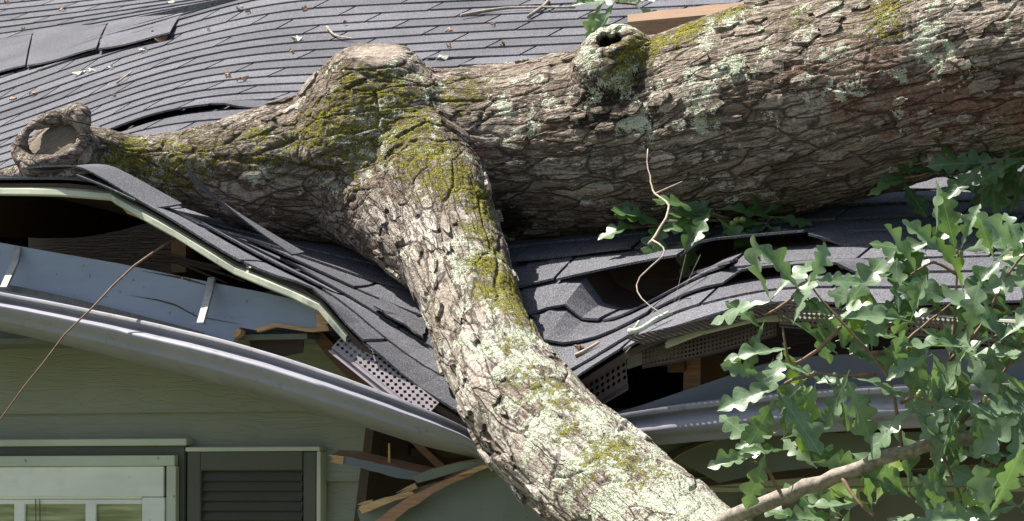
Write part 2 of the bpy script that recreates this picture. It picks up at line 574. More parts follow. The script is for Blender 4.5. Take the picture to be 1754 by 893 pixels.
def hole_drop(s, t, solid=False):
    s = np.atleast_1d(np.asarray(s, float)); t = np.atleast_1d(np.asarray(t, float))
    k = np.clip((s-HOLE_A)/(HOLE_B-HOLE_A), 0, 1)
    win = np.where(k < .3, .6*sstep(0, .05, k)+.4*sstep(0, .3, k), 1-sstep(.3, 1, k))
    return .115*win*np.clip((t+.02)/(HOLE_T+.1), 0, 1)*(1-sstep(HOLE_T+.16, HOLE_T+.22, t))
def roof_z(s, t, step=True):
    z = plane_z(np.atleast_1d(np.asarray(t, float))) + dz(s, t)
    return z-hole_drop(s, t) if step else z
def roof_pt(px, py, tmin=0.0, tmax=5.5):
    """first roof point seen at px, py"""
    ts = np.arange(tmin, tmax, .01)
    pts = [P(px, py, t) for t in ts]
    z = np.array([p.z for p in pts]); s = np.array([p.x for p in pts])
    g = z-roof_z(s, ts)
    for i in range(1, len(ts)):
        if g[i] <= 0 and g[i-1] > 0:
            return pts[i]
    return plane_hit(px, py)
def roof_normal(s, t):
    e = .02
    a = roof_z([s+e, s-e], [t, t]); b = roof_z([s, s], [t+e, t-e])
    return Vector((-(a[0]-a[1])/(2*e), -(b[0]-b[1])/(2*e), 1)).normalized()

# ------------------------------------------------------------------ house
house = empty('house', (0, 0.4, -2.75))
tag(house, 'green sided house with grey shingle roof crushed under the fallen oak', 'house')

# step-like breaks: course index, s from, s to, lift at the lower edge
def course_of(t): return int(math.floor((t-EAVE)/EXPO))
LIFT = []
def lift(px0, px1, py, amount, c_off=0, curve=1.0):
    a = roof_pt(px0, py[0]); b = roof_pt(px1, py[1])
    LIFT.append((course_of((a.y+b.y)/2)+c_off, a.x, b.x, amount, curve))
    return LIFT[-1]

XKINK, XLIMB = P(330, 400, 0).x, P(800, 690, 0).x
def shingles():
    b = MB()
    S0, S1, T1 = -4.6, 2.6, 6.3
    nc = int((T1-EAVE)/EXPO)
    TAB = .305
    for i in range(nc):
        t0 = EAVE+i*EXPO
        off = (i*.1525+.03*math.sin(i*12.9)) % TAB
        s = S0-off
        while s < S1:
            w_ = TAB*(1 if random.random() < .85 else 2)
            sa, sb = s, s+w_-.009
            s += w_
            tone = random.random()
            ns = max(4, int(w_/.04))
            ss = np.linspace(sa, sb, ns+1)
            tj = random.uniform(-.003, .003)
            us = np.array([0, .08, .4, .8, 1.25])
            gs, gu = np.meshgrid(ss, us)
            gt = t0+tj+gu*EXPO
            z = roof_z(gs.ravel(), gt.ravel(), i < HOLE_C).reshape(gs.shape)
            h = .004+.006*(1-gu/1.25)
            ra, rb = random.uniform(0, .0018), random.uniform(0, .0018)
            if random.random() < .07: ra += random.uniform(.002, .006)
            h = h+(ra+(rb-ra)*(gs-sa)/(sb-sa))*np.clip(1-gu, 0, 1)**2
            mid = (sa+sb)/2
            if HOLE_A-.16 < mid < HOLE_B and t0 < .62:
                q_ = (random.uniform(0, .009), random.uniform(0, .009)); e_ = random.uniform(.0, .01)
                h = h+(q_[0]+(q_[1]-q_[0])*(gs-sa)/(sb-sa))*np.clip(1.1-gu, 0, 1)
                gt = gt+e_*np.sin((gs-sa)*23+i)*np.clip(1-gu, 0, 1)
            elif XKINK < mid < XLIMB and t0 < .5:
                q_ = (random.uniform(0, .009), random.uniform(0, .009))
                h = h+(q_[0]+(q_[1]-q_[0])*(gs-sa)/(sb-sa))*np.clip(1.1-gu, 0, 1)
            for (ci, l0, l1, am, cv) in LIFT:
                if ci == i:
                    k = np.clip((gs-l0)/(l1-l0), 0, 1)
                    wgt = sstep(0, .13, k)*(1-sstep(.8, 1, k))
                    h = h+am*wgt*np.clip(1-gu*.8, 0, 1)**cv
            top = np.stack([gs, gt, z+h], -1)
            r, c = top.shape[:2]
            vs = [tuple(p) for p in top.reshape(-1, 3)]
            fs = [(y*c+x, y*c+x+1, (y+1)*c+x+1, (y+1)*c+x) for y in range(r-1) for x in range(c-1)]
            # underside edge all round the visible sides
            base = len(vs)
            low = top.copy(); low[..., 2] -= .0055
            vs += [tuple(p) for p in low.reshape(-1, 3)]
            fs += [(base+x+1, base+x, base+c+x, base+c+x+1) for x in range(c-1)]
            fs += [(base+y*c+x+1, base+y*c+x, base+(y+1)*c+x, base+(y+1)*c+x+1) for y in range(1, r-1) for x in range(c-1)]
            fs += [(base+x, base+x+1, x+1, x) for x in range(c-1)]
            fs += [(y*c, (y+1)*c, base+(y+1)*c, base+y*c) for y in range(r-1)]
            fs += [((y+1)*c+c-1, y*c+c-1, base+y*c+c-1, base+(y+1)*c+c-1) for y in range(r-1)]
            b.add(vs, fs, 0, tone)
    return b

# raised courses: top left tabs, curled course above the trunk, gaping course beside the limb
lift(183, 440, (226, 186), .018, 0, .8)
lift(1210, 1420, (455, 452), .03, 0, .8)
lift(1260, 1480, (478, 472), .025, 0, .8)
roof = shingles().build('roof', MT['shingle'], house, attr='tone')
roof['label'] = 'grey asphalt shingle roof, buckled and split along the eave'

def torn_piece(q, hs, tone):
    """a stiff torn piece of shingle lying askew on the crushed courses"""
    c = [roof_pt(*p)+Vector((0, 0, h)) for p, h in zip(q, hs)]
    n = 7
    edge = []
    for k in range(4):
        a_, b_ = c[k], c[(k+1) % 4]
        for i in range(n):
            u = i/n
            edge.append(a_*(1-u)+b_*u+Vector((random.uniform(-.004, .004), random.uniform(-.006, .006), 0))*(1 if i else 0))
    m_ = sum(c, Vector((0, 0, 0)))/4
    vs = [m_]+edge+[p-Vector((0, 0, .005)) for p in edge]
    k4 = 4*n
    fs = [(0, 1+(i+1) % k4, 1+i) for i in range(k4)]+[(1+i, 1+(i+1) % k4, 1+k4+(i+1) % k4, 1+k4+i) for i in range(k4)]
    mb_ = MB(); mb_.add(vs, fs, 0, tone)
    return mb_.build('torn_shingle', MT['shingle'], roof, attr='tone')
torn_piece([(893, 540), (903, 456), (984, 432), (950, 596)], (.02, .012, .014, .03), .3)
torn_piece([(1150, 500), (1200, 468), (1262, 452), (1250, 478)], (.03, .012, .012, .04), .4)
torn_piece([(640, 545), (655, 515), (730, 560), (725, 600)], (.03, .012, .012, .03), .3)

def deck():
    b = MB()
    ss = np.linspace(-4.6, 2.6, 150); ts = np.concatenate([np.linspace(EAVE+.012, 1.5, 40), np.linspace(1.6, 6.3, 24)])
    gs, gt = np.meshgrid(ss, ts)
    z = roof_z(gs.ravel(), gt.ravel()).reshape(gs.shape)
    r, c = gs.shape
    vs = [(gs[y, x], gt[y, x], z[y, x]-.004) for y in range(r) for x in range(c)]
    vs += [(gs[y, x], gt[y, x], z[y, x]-.02) for y in range(r) for x in range(c)]
    n = r*c
    fs = [(y*c+x, y*c+x+1, (y+1)*c+x+1, (y+1)*c+x) for y in range(r-1) for x in range(c-1)]
    fs += [(n+y*c+x+1, n+y*c+x, n+(y+1)*c+x, n+(y+1)*c+x+1) for y in range(r-1) for x in range(c-1)]
    fs += [(x+1, x, n+x, n+x+1) for x in range(c-1)]
    b.add(vs, fs)
    return b.build('roof_deck', MT['deck'], roof)
deck()

def edge_strip(edge, name, mat, h=.024, t=EAVE-.004, drop=.004, flare=.0, n=5):
    h *= .72
    """bent sheet metal hanging from the shingle edge"""
    pts = []
    for a_, c_ in zip(edge[:-1], edge[1:]):
        for k in range(n): pts.append((a_[0]+(c_[0]-a_[0])*k/n, a_[1]+(c_[1]-a_[1])*k/n))
    pts.append(edge[-1])
    b = MB()
    vs, fs = [], []
    for k, (px, py) in enumerate(pts):
        p = P(px, py, t)
        j = .002*math.sin(k*1.3)
        vs += [p+Vector((0, .05, -drop+.018)), p+Vector((0, j, -drop)), p+Vector((0, j-.003, -drop-h*.75)), p+Vector((0, j+.004-flare, -drop-h))]
    for k in range(len(pts)-1):
        for q in range(3):
            fs.append((k*4+q, k*4+q+1, k*4+q+5, k*4+q+4))
    b.add(vs, fs)
    o = b.build(name, mat, roof)
    md = o.modifiers.new('thick', 'SOLIDIFY'); md.thickness = .0012
    return o
edge_strip([(-120, 318), (-20, 320), (100, 322), (188, 329), (205, 340), (300, 394), (400, 456), (500, 497), (545, 519), (592, 574)], 'drip_edge', MT['drip'], .022)
edge_strip([(1140, 583), (1200, 560), (1290, 538), (1400, 534), (1520, 537), (1640, 542), (1800, 548)], 'drip_edge', MT['drip'], .02)

def curled_flap(pts_base, lifts, wid, name='curled_shingle', tone=.35):
    """a shingle torn loose along its lower edge and curling up"""
    b = MB()
    n, m_ = len(pts_base), 6
    vs, fs = [], []
    for lay in (0, -.004):
        for i, q in enumerate(pts_base):
            p = P(*q)
            for j in range(m_):
                u = j/(m_-1)
                vs.append(p+Vector((.0, wid*u, wid*u*TANP*.5+lifts[i]*(1-u)**2+lay)))
    nn = n*m_
    for i in range(n-1):
        for j in range(m_-1):
            a = i*m_+j
            fs.append((a, a+m_, a+m_+1, a+1))
            fs.append((nn+a, nn+a+1, nn+a+m_+1, nn+a+m_))
        fs.append((i*m_, nn+i*m_, nn+(i+1)*m_, (i+1)*m_))
    fs.append(tuple(range(m_))+tuple(nn+j for j in range(m_))[::-1])
    fs.append(tuple((n-1)*m_+j for j in range(m_))[::-1]+tuple(nn+(n-1)*m_+j for j in range(m_)))
    b.add(vs, fs, 0, tone)
    return b.build(name, MT['shingle'], roof, smooth=False, attr='tone')
curled_flap(crom([(40, 300, -.05), (85, 293, -.055), (130, 293, -.06), (170, 310, -.06), (215, 335, -.055), (260, 360, -.05)], 3), list(np.interp(range(16), [0, 4, 8, 15], [.018, .012, .012, .006])), .16)
curled_flap(crom([(130, 302, -.07), (180, 322, -.068), (230, 345, -.06)], 4), [.004]*9, .1, tone=.5)
curled_flap(crom([(318, 322, .12), (342, 338, .13), (385, 368, .15), (440, 402, .17), (500, 437, .18)], 3), list(np.interp(range(13), [0, 5, 9, 12], [.055, .03, .012, .002])), .07, tone=.1)
def lifted_tab(q, t_hi, rise, tone):
    """a slipped tab: corners upper left, upper right, lower right, lower left"""
    a = on_plane(q[0], .012); b_ = on_plane(q[1], .012)
    c = P(q[2][0], q[2][1], roof_pt(*q[2]).y-.16); e = P(q[3][0], q[3][1], roof_pt(*q[3]).y-.18)
    mb_ = MB(); n = 6
    vs, fs = [], []
    for lay in (0, -.006):
        for i in range(n+1):
            for j in range(n+1):
                u, v = i/n, j/n
                p = (a*(1-u)+b_*u)*(1-v)+(e*(1-u)+c*u)*v
                vs.append(p+Vector((0, 0, lay+rise*math.sin(math.pi*v)+.004*math.sin(u*5+v*3))))
    m_ = (n+1)**2
    for i in range(n):
        for j in range(n):
            k = i*(n+1)+j
            fs.append((k, k+1, k+n+2, k+n+1)); fs.append((m_+k, m_+k+n+1, m_+k+n+2, m_+k+1))
        fs.append((i*(n+1)+n, m_+i*(n+1)+n, m_+(i+1)*(n+1)+n, (i+1)*(n+1)+n))
        fs.append((i, i+1, m_+i+1, m_+i)); fs.append((n*(n+1)+i+1, n*(n+1)+i, m_+n*(n+1)+i, m_+n*(n+1)+i+1))
    mb_.add(vs, fs, 0, tone)
    return mb_.build('slipped_shingle', MT['shingle'], roof, attr='tone')
def on_plane(q, h):
    return roof_pt(*q)+Vector((0, 0, h))
lifted_tab([(-90, 92), (55, 60), (43, 113), (-90, 140)], 0, .006, .1)
lifted_tab([(59, 58), (183, 44), (165, 83), (46, 112)], 0, .006, .3)
lifted_tab([(187, 44), (314, 26), (291, 57), (169, 83)], 0, .006, .5)

def wall():
    """lap siding; the wall under the eave stops at a broken corner, the porch wall is set further back"""
    b = MB()
    def laps(x0, x1, y, ztop, zbot, expo, first):
        z = first
        while z > zbot:
            zl, zu = max(z-expo, zbot), min(z, ztop)
            vs = [(x0, y-.021, zl), (x1, y-.021, zl), (x1, y-.002, zu+.01), (x0, y-.002, zu+.01),
                  (x0, y+.01, zl), (x1, y+.01, zl), (x1, y+.01, zu+.01), (x0, y+.01, zu+.01)]
            b.add(vs, [(0,1,2,3),(1,5,6,2),(4,0,3,7),(0,4,5,1),(7,3,2,6),(5,4,7,6)])
            z -= expo
    return b, laps
WY = .33
b, laps = wall()
zl1 = P(300, 707, WY).z
ex = P(300, 707, WY).z-P(300, 825, WY).z
xcorner = P(628, 740, WY).x
laps(-4.6, xcorner, WY, P(300, 560, WY).z, -2.75, ex, zl1+2*ex)
PY = 1.15
xr0 = xcorner-.05
laps(xr0, 2.9, PY, .0, -2.75, ex, P(1300, 790, PY).z)
b.build('wall', MT['siding'], house)
# side of the broken corner, attic floor, gables, back wall: closes the dark attic
b = MB()
b.bx(xcorner+.002, xcorner+.022, WY-.002, PY-.03, -2.75, P(628, 700, WY).z)
b.bx(-4.6, xcorner, WY+.02, 6.2, P(300, 575, WY).z-.03, P(300, 575, WY).z-.01)
b.bx(xcorner+.03, 2.9, WY+.2, 6.2, P(1300, 755, WY).z-.03, P(1300, 755, WY).z-.01)
for s_ in (-4.55, 2.55):
    tq = np.linspace(.0, 6.25, 30)
    zq = roof_z(np.full(30, s_), tq)-.025
    vs = []
    for x in (s_, s_+.04):
        for t_, z_ in zip(tq, zq): vs += [(x, t_, -2.75), (x, t_, z_)]
    fs = []
    for q in (0, 60):
        for k in range(29):
            f = (q+2*k, q+2*k+2, q+2*k+3, q+2*k+1)
            fs.append(f if q else f[::-1])
    for k in range(29): fs.append((2*k+1, 2*k+3, 60+2*k+3, 60+2*k+1))
    b.add(vs, fs)
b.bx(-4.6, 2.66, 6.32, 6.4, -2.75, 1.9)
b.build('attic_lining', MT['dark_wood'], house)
b = MB()
for s in np.arange(-4.53, 2.6, .61):
    ts = list(np.linspace(.1, 1.6, 13))+[2.2, 3.0, 4.0, 5.5]
    for i in range(len(ts)-1):
        za, zb = roof_z(s, ts[i])[0]-.03, roof_z(s, ts[i+1])[0]-.03
        vs = []
        for x in (s-.019, s+.019):
            vs += [(x, ts[i], za-.1), (x, ts[i+1], zb-.1), (x, ts[i+1], zb), (x, ts[i], za)]
        b.add(vs, [(0,1,2,3),(7,6,5,4),(0,4,5,1),(3,2,6,7),(0,3,7,4),(1,5,6,2)])
b.build('rafters', MT['old_wood'], house)

def window():
    """white window with dark casing under the sagging gutter, only its head and upper corner in the frame"""
    wroot = MB()
    y = WY-.02
    def rect(b_, px0, py0, px1, py1, d0, d1, mi=0):
        a = P(px0, py0, d0); c = P(px1, py1, d0)
        b_.bx(a.x, c.x, d0, d1, c.z, a.z, mi)
    rect(wroot, -300, 763, 315, 1250, WY-.035, WY+.004)
    win = wroot.build('window', MT['dark_trim'], house)
    win['label'] = 'white window with dark green casing'
    bevel(win, .003)
    b_ = MB()
    rect(b_, -305, 755, 319, 763, WY-.05, WY-.0)
    bevel(b_.build('head_flashing', MT['trim'], win), .002)
    b_ = MB()
    rect(b_, -300, 783, 299, 798, WY-.055, WY-.036)
    rect(b_, 285, 798.5, 299, 1250, WY-.055, WY-.036)
    for px, py in ((43, 790), (270, 786), (297, 851)):
        p = P(px, py, WY-.056)
        b_.tube([p+Vector((0, .004, 0)), p+Vector((0, -.003, 0))], [.004, .003], 8)
    bevel(b_.build('storm_frame', MT['trim'], win), .002)
    b_ = MB()
    rect(b_, -300, 801, 280, 851, WY-.048, WY-.037)
    rect(b_, 243, 852, 280, 1250, WY-.048, WY-.037)
    rect(b_, -300, 848, 243, 855, WY-.044, WY-.036)
    bevel(b_.build('sash', MT['white'], win), .002)
    b_ = MB()
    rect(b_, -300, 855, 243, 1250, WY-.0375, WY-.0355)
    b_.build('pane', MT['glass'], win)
    b_ = MB()
    for x in (24, 146):
        rect(b_, x, 856, x+16, 1250, WY-.046, WY-.038)
    rect(b_, -300, 856, 243, 864, WY-.0455, WY-.038)
    bevel(b_.build('muntin', MT['white'], win), .002)
    b_ = MB()
    for x in (61, 68):
        b_.tube([P(x, 855, WY-.05), P(x+.5, 896, WY-.05)], .0012, 6)
    b_.build('blind_cord', MT['shutter'], win)
window()

def shutter():
    def rect(b_, px0, py0, px1, py1, d0, d1):
        a = P(px0, py0, d0); c = P(px1, py1, d0)
        b_.bx(a.x, c.x, d0, d1, c.z, a.z)
    b_ = MB()
    rect(b_, 320, 773, 342, 1280, WY-.045, WY-.012)
    rect(b_, 519, 773, 541, 1280, WY-.045, WY-.012)
    rect(b_, 342.3, 773, 518.7, 806, WY-.044, WY-.012)
    sh = bevel(b_.build('shutter', MT['shutter'], house), .003)
    sh['label'] = 'dark louvred shutter beside the white window'
    b_ = MB()
    py = 806
    while py < 1000:
        a = P(342, py, WY-.03); c = P(519, py+18, WY-.03)
        ctr = (a+c)/2
        b_.box(ctr, (c.x-a.x, .006, .027), 0, Matrix.Rotation(R(-28), 3, 'X'))
        py += 17
    b_.bx(P(342, 800, WY-.015).x, P(519, 800, WY-.015).x, WY-.016, WY-.012, P(342, 1000, WY-.015).z, P(342, 806, WY-.015).z)
    b_.build('louvre', MT['shutter'], sh)
    b_ = MB()
    rect(b_, 317, 766, 548, 772.5, WY-.05, WY-.012)
    rect(b_, 542, 773, 548, 1280, WY-.048, WY-.012)
    bevel(b_.build('edge_trim', MT['trim'], sh), .002)
shutter()

def porch_window():
    def rect(b_, px0, py0, px1, py1, d0, d1):
        a = P(px0, py0, d0); c = P(px1, py1, d0)
        b_.bx(a.x, c.x, d0, d1, c.z, a.z)
    b_ = MB()
    rect(b_, 1140, 818, 1900, 832, PY-.05, PY-.012)
    rect(b_, 1140, 834, 1900, 842, PY-.045, PY-.012)
    for x in (1160, 1272, 1420, 1600):
        rect(b_, x, 843, x+16, 1150, PY-.04, PY-.014)
    w2 = bevel(b_.build('window', MT['trim'], house), .003)
    w2['label'] = 'pale trimmed porch window in deep shade behind the leafy branch'
    b_ = MB()
    rect(b_, 1177, 843, 1900, 1150, PY-.02, PY-.016)
    b_.build('pane', simple('curtained_glass', (.2, .2, .19), .25, .2, 6, bump=0), w2)
porch_window()

# soffit and ceiling boards seen under the torn gutter
b = MB()
za = P(300, 590, .2).z
b.bx(-4.6, xcorner-.02, .03, WY-.02, za, za+.012)
b.build('soffit', MT['green_board'], house)

# ------------------------------------------------------------------ loose boards
def slab(name, outline, t, thick, mats, parent=None, tilt=None, jag=0.0):
    """a board: its outline at depth t (a number, or a depth for every corner), its own thickness, raw wood on the sawn edges"""
    ts = t if isinstance(t, (list, tuple)) else [t]*len(outline)
    pts = []
    n = len(outline)
    for i in range(n):
        a, c = outline[i], outline[(i+1) % n]
        pts.append((a[0], a[1], ts[i]))
        L = math.hypot(c[0]-a[0], c[1]-a[1])
        if jag and L > 24:
            m_ = int(L/14)
            for k in range(1, m_):
                u = k/m_
                pts.append((a[0]+(c[0]-a[0])*u+random.uniform(-jag, jag), a[1]+(c[1]-a[1])*u+random.uniform(-jag, jag), ts[i]+(ts[(i+1) % n]-ts[i])*u))
    front = [P(*q) for q in pts]
    bm = bmesh.new()
    fv = [bm.verts.new(p) for p in front]
    bv = [bm.verts.new(p+Vector((0, thick, tilt or 0))) for p in front]
    f0 = bm.faces.new(fv); f1 = bm.faces.new(bv[::-1])
    for i in range(len(fv)):
        f = bm.faces.new((fv[i], bv[i], bv[(i+1) % len(fv)], fv[(i+1) % len(fv)]))
        f.material_index = 1
    bmesh.ops.recalc_face_normals(bm, faces=bm.faces[:])
    bmesh.ops.triangulate(bm, faces=[f0, f1])
    me = bpy.data.meshes.new(name)
    bm.to_mesh(me); bm.free()
    return link_mesh(name, me, mats, parent)

def thing_at(name, p, label, cat, group=None):
    return tag(empty(name, p), label, cat, group)

# blue grey fascia, snapped at its end, with two gutter straps
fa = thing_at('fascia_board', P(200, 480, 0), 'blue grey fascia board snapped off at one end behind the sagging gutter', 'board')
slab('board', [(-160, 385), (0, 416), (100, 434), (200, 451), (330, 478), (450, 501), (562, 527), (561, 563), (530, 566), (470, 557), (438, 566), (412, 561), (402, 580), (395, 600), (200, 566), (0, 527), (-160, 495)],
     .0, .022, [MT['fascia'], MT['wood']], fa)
def strap(px0, py0, px1, py1):
    b = MB()
    a = P(px0, py0, -.006); c = P(px1, py1, -.075)
    m0 = P(px0-4, py0+24, -.03)
    wd = Vector((.0085, 0, 0))
    for q0, q1 in ((a, m0), (m0, c)):
        d = (q1-q0).normalized()
        nrm = d.cross(Vector((1, 0, 0))).normalized()*.0015
        vs = []
        for s_ in (-1, 1):
            for p in (q0-wd, q0+wd, q1+wd, q1-wd):
                vs.append(p+nrm*s_)
        b.add(vs, [(3,2,1,0),(4,5,6,7),(0,1,5,4),(1,2,6,5),(2,3,7,6),(3,0,4,7)])
        for s_ in (-1, 1):
            v2 = []
            for p in (q0, q1):
                v2 += [p+wd*s_*1.0, p+wd*s_*.82, p+wd*s_*.82-nrm*5, p+wd*s_-nrm*5]
            b.add(v2, [(0,1,5,4),(1,2,6,5),(2,3,7,6),(3,0,4,7),(0,3,2,1),(4,5,6,7)])
    p = a+Vector((0, -.003, -.012))
    b.tube([p+Vector((0, .004, 0)), p+Vector((0, -.004, 0))], [.005, .003], 8)
    b.bx(c.x-.02, c.x+.012, c.y-.008, c.y+.004, c.z-.003, c.z)
    return b.build('gutter_strap', MT['galv'], fa)
strap(30, 424, 6, 492)
strap(362, 476, 343, 553)
for px, py in ((142, 455), (152, 472), (245, 492), (312, 477), (330, 536), (95, 470), (205, 500), (290, 536), (125, 505)):
    p = P(px, py, -.0005)
    b = MB()
    b.tube([p+Vector((0, .003, 0)), p+Vector((0, -.0015, 0))], [.0035, .0025], 7)
    b.build('nail_head', MT['galv'], fa)
slab('crack', [(240, 464), (310, 478), (352, 489), (352, 487), (310, 474)], -.001, .002, [MT['dark_wood'], MT['old_wood']], fa)
slab('crack', [(222, 506), (270, 513), (300, 521), (336, 541), (412, 556), (336, 543), (300, 524), (270, 515.5)], -.001, .002, [MT['dark_wood'], MT['old_wood']], fa)

slab('torn_edge', [(404, 579), (399, 572), (407, 562), (413, 566), (411, 573)], -.004, .026, [MT['wood'], MT['wood']], fa)
slab('torn_edge', [(438, 562), (470, 553), (530, 563), (562, 559), (563, 566), (530, 569), (470, 560), (440, 569)], -.004, .02, [MT['wood'], MT['wood']], fa)
# gutters
def gutter(name, lip, rolls, scales, label):
    pts = crom(lip, 8)
    rl = np.interp(np.linspace(0, 1, len(pts)), np.linspace(0, 1, len(rolls)), rolls)
    sl_ = np.interp(np.linspace(0, 1, len(pts)), np.linspace(0, 1, len(scales)), scales)
    prof = [(.012, -.009), (.013, -.001), (.009, .0015), (.0, .001), (-.001, -.004), (.0, -.012), (.012, -.0155), (.0165, -.021), (.011, -.031), (.002, -.043), (-.004, -.053),
            (-.003, -.062), (.005, -.071), (.015, -.078), (.0195, -.084), (.0205, -.094), (.023, -.097), (.1, -.097), (.104, -.09), (.104, -.005), (.109, -.004), (.109, 0.006)]
    b = MB()
    vs, fs, att = [], [], []
    m_ = len(prof)
    for i, (px, py, t) in enumerate(pts):
        p = P(px, py, t)
        cr, sr = math.cos(rl[i]), math.sin(rl[i])
        for k, (dy, dzv) in enumerate(prof):
            dzv *= sl_[i]
            dy += .0007*math.sin(i*1.7+k*.4)*math.sin(i*.53)
            vs.append(p+Vector((0, dy*cr+dzv*sr, -dy*sr+dzv*cr)))
            att.append(.62 if k in (0, 1, 2) else (.45 if k in (3, 4, 5) else .1))
    for i in range(len(pts)-1):
        for k in range(m_-1):
            fs.append((i*m_+k, i*m_+k+1, (i+1)*m_+k+1, (i+1)*m_+k))
    b.add(vs, fs)
    b.a = att
    g = b.build(name, MT['gutter'], smooth=True, attr='tone')
    md = g.modifiers.new('thick', 'SOLIDIFY'); md.thickness = .0012
    md = g.modifiers.new('edge', 'EDGE_SPLIT'); md.split_angle = R(50)
    return tag(g, label, 'gutter')
gl = gutter('gutter', [(-180, 474, -.125), (0, 501, -.125), (200, 540, -.125), (400, 587, -.125), (560, 637, -.125), (700, 689, -.115), (790, 729, -.08), (850, 765, -.04)],
       [.3, .35, .42, .48, .48, .45, .35, .3], [.6, .64, .70, .72, .68, .58, .4, .38], 'sunlit mauve grey gutter sagging down to the limb')
gr = gutter('gutter', [(960, 735, -.08), (1045, 713, -.1), (1150, 697, -.12), (1280, 682, -.125), (1400, 672, -.125), (1540, 664, -.125), (1800, 656, -.125)],
       [-.05]*6, [.7, .78, .85, .9, .9, .9], 'shaded grey gutter pinned down beyond the limb, striped with light spots')
# corrugated guard strip lying in the sagging gutter
b = MB()
vs, fs = [], []
ed = crom([(-60, 476, -.035), (10, 487, -.035), (100, 505, -.035), (200, 530, -.035), (300, 556, -.035), (350, 570, -.035)], 30)
for i, q in enumerate(ed):
    p = P(*q); j = .0009*(i % 2)
    vs += [p+Vector((0, -j, 0)), p+Vector((0, -.012-j, -.014))]
for i in range(len(ed)-1): fs.append((2*i, 2*i+1, 2*i+3, 2*i+2))
b.add(vs, fs)
o = b.build('gutter_guard', simple('dull_guard_metal', (.12, .12, .10), .7, .25, 50))
md = o.modifiers.new('thick', 'SOLIDIFY'); md.thickness = .001
tag(o, 'narrow corrugated metal guard strip lying along the blue grey fascia', 'gutter guard')

# fascia behind the shaded gutter
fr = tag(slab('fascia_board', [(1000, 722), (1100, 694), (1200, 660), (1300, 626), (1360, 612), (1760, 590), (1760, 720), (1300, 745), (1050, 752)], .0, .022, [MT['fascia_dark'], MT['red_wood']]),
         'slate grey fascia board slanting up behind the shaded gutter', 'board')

# perforated vent strips
def vent(name, A, B, across, rows, cell, mat, label, lipmat=None, sag=0.0, solid=.3):
    """perforated soffit vent: A, B ends of the upper edge, across = vector to the lower edge"""
    A, B = Vector(A), Vector(B)
    ac = Vector(across)
    L = (B-A).length; Wd = ac.length
    nc = max(4, int(L/cell))
    b = MB()
    du = (B-A)/nc
    band = solid
    dv = ac*(1-band)/rows
    def pos(i, j):
        p = A+du*i+dv*j
        k = i/nc
        return p+Vector((0, 0, -sag*math.sin(k*math.pi)))
    for i in range(nc):
        for j in range(rows):
            sh = 0
            c = [pos(i, j), pos(i+1, j), pos(i+1, j+1), pos(i, j+1)]
            m_ = [pos(i+.5, j), pos(i+1, j+.5), pos(i+.5, j+1), pos(i, j+.5)]
            ctr = pos(i+.5, j+.5)
            d = [ctr+(q-ctr)*.74 for q in m_]
            vs = c+m_+d
            b.add(vs, [(4, 1, 5, 9, 8), (5, 2, 6, 10, 9), (6, 3, 7, 11, 10), (7, 0, 4, 8, 11)])
    # plain rolled band below the holes
    nrm = (B-A).normalized().cross(ac.normalized())
    vs, fs = [], []
    for i in range(nc+1):
        p = pos(i, rows)
        e = ac*band
        vs += [p, p+e*.4, p+e*.45+nrm*.006, p+e*.7+nrm*.006, p+e*.75, p+e]
    for i in range(nc):
        for k in range(5): fs.append((i*6+k, i*6+k+1, (i+1)*6+k+1, (i+1)*6+k))
    b.add(vs, fs)
    o = b.build(name, mat)
    md = o.modifiers.new('thick', 'SOLIDIFY'); md.thickness = .001
    return tag(o, label, 'vent')
G = 'perforated vent strips torn from the eave'
va = P(596, 566, -.02); vb = P(752, 690, -.06)
vent('vent_strip', va, vb, P(562, 602, -.055)-va, 4, .0145, MT['mauve_metal'], 'mauve perforated vent strip in sunlight beneath the crushed shingles')['group'] = G
va = P(980, 662, -.02); vb = P(1072, 606, -.02)
vent('vent_strip', va, vb, P(1076, 668, -.0)-vb, 4, .0135, MT['mesh_metal'], 'dark brown perforated vent strip beside the lichened limb')['group'] = G
va = P(1070, 578, -.175); vb = P(1330, 518, -.175)
vent('vent_strip', va, vb, Vector((0, .125, -.012)), 8, .0125, MT['mesh_metal'], 'rusty perforated vent strip jutting out under the bent shingle edge', solid=.15)['group'] = G
va = P(1330, 520, -.09); vb = P(1820, 560, -.09)
vent('vent_strip', va, vb, Vector((0, .02, -.05)), 4, .011, MT['mesh_metal'], 'brown perforated vent strip half hidden behind the oak leaves', solid=.2)['group'] = G
va = P(1100, 592, .03); vb = P(1330, 535, .03)
vent('vent_strip', va, vb, P(1100, 632, .03)-va, 5, .009, MT['mesh_metal'], 'crumpled dark mesh strip hanging inside the open eave', sag=.006, solid=.1)['group'] = G

# broken trim and lumber
WR = [MT['green_board'], MT['wood']]
WRR = [MT['green_board'], MT['red_wood']]
GB = 'broken boards under the eave'
tag(slab('broken_board', [(566, 781), (600, 783), (650, 795), (700, 806), (738, 814), (730, 824), (680, 819), (620, 802), (568, 792)], -.02, .05, [MT['fascia_dark'], MT['red_wood']], tilt=.014, jag=.9),
    'narrow grey board with splintered orange top edge, pointing at the shutter', 'board', GB)
tag(slab('broken_board', [(612, 876), (640, 862), (700, 842), (760, 822), (838, 787), (870, 800), (1010, 905), (1000, 960), (640, 960)], [.0]*5+[-.02]*4, .03, WR, tilt=.006, jag=1.0),
    'wide grey green board split along its upper edge below the limb', 'board', GB)
tag(slab('broken_board', [(705, 818), (735, 806), (780, 795), (832, 786), (838, 792), (790, 806), (745, 820), (715, 828)], -.025, .02, WR, tilt=.005),
    'short curved grey green board wedged under the limb', 'board', GB)
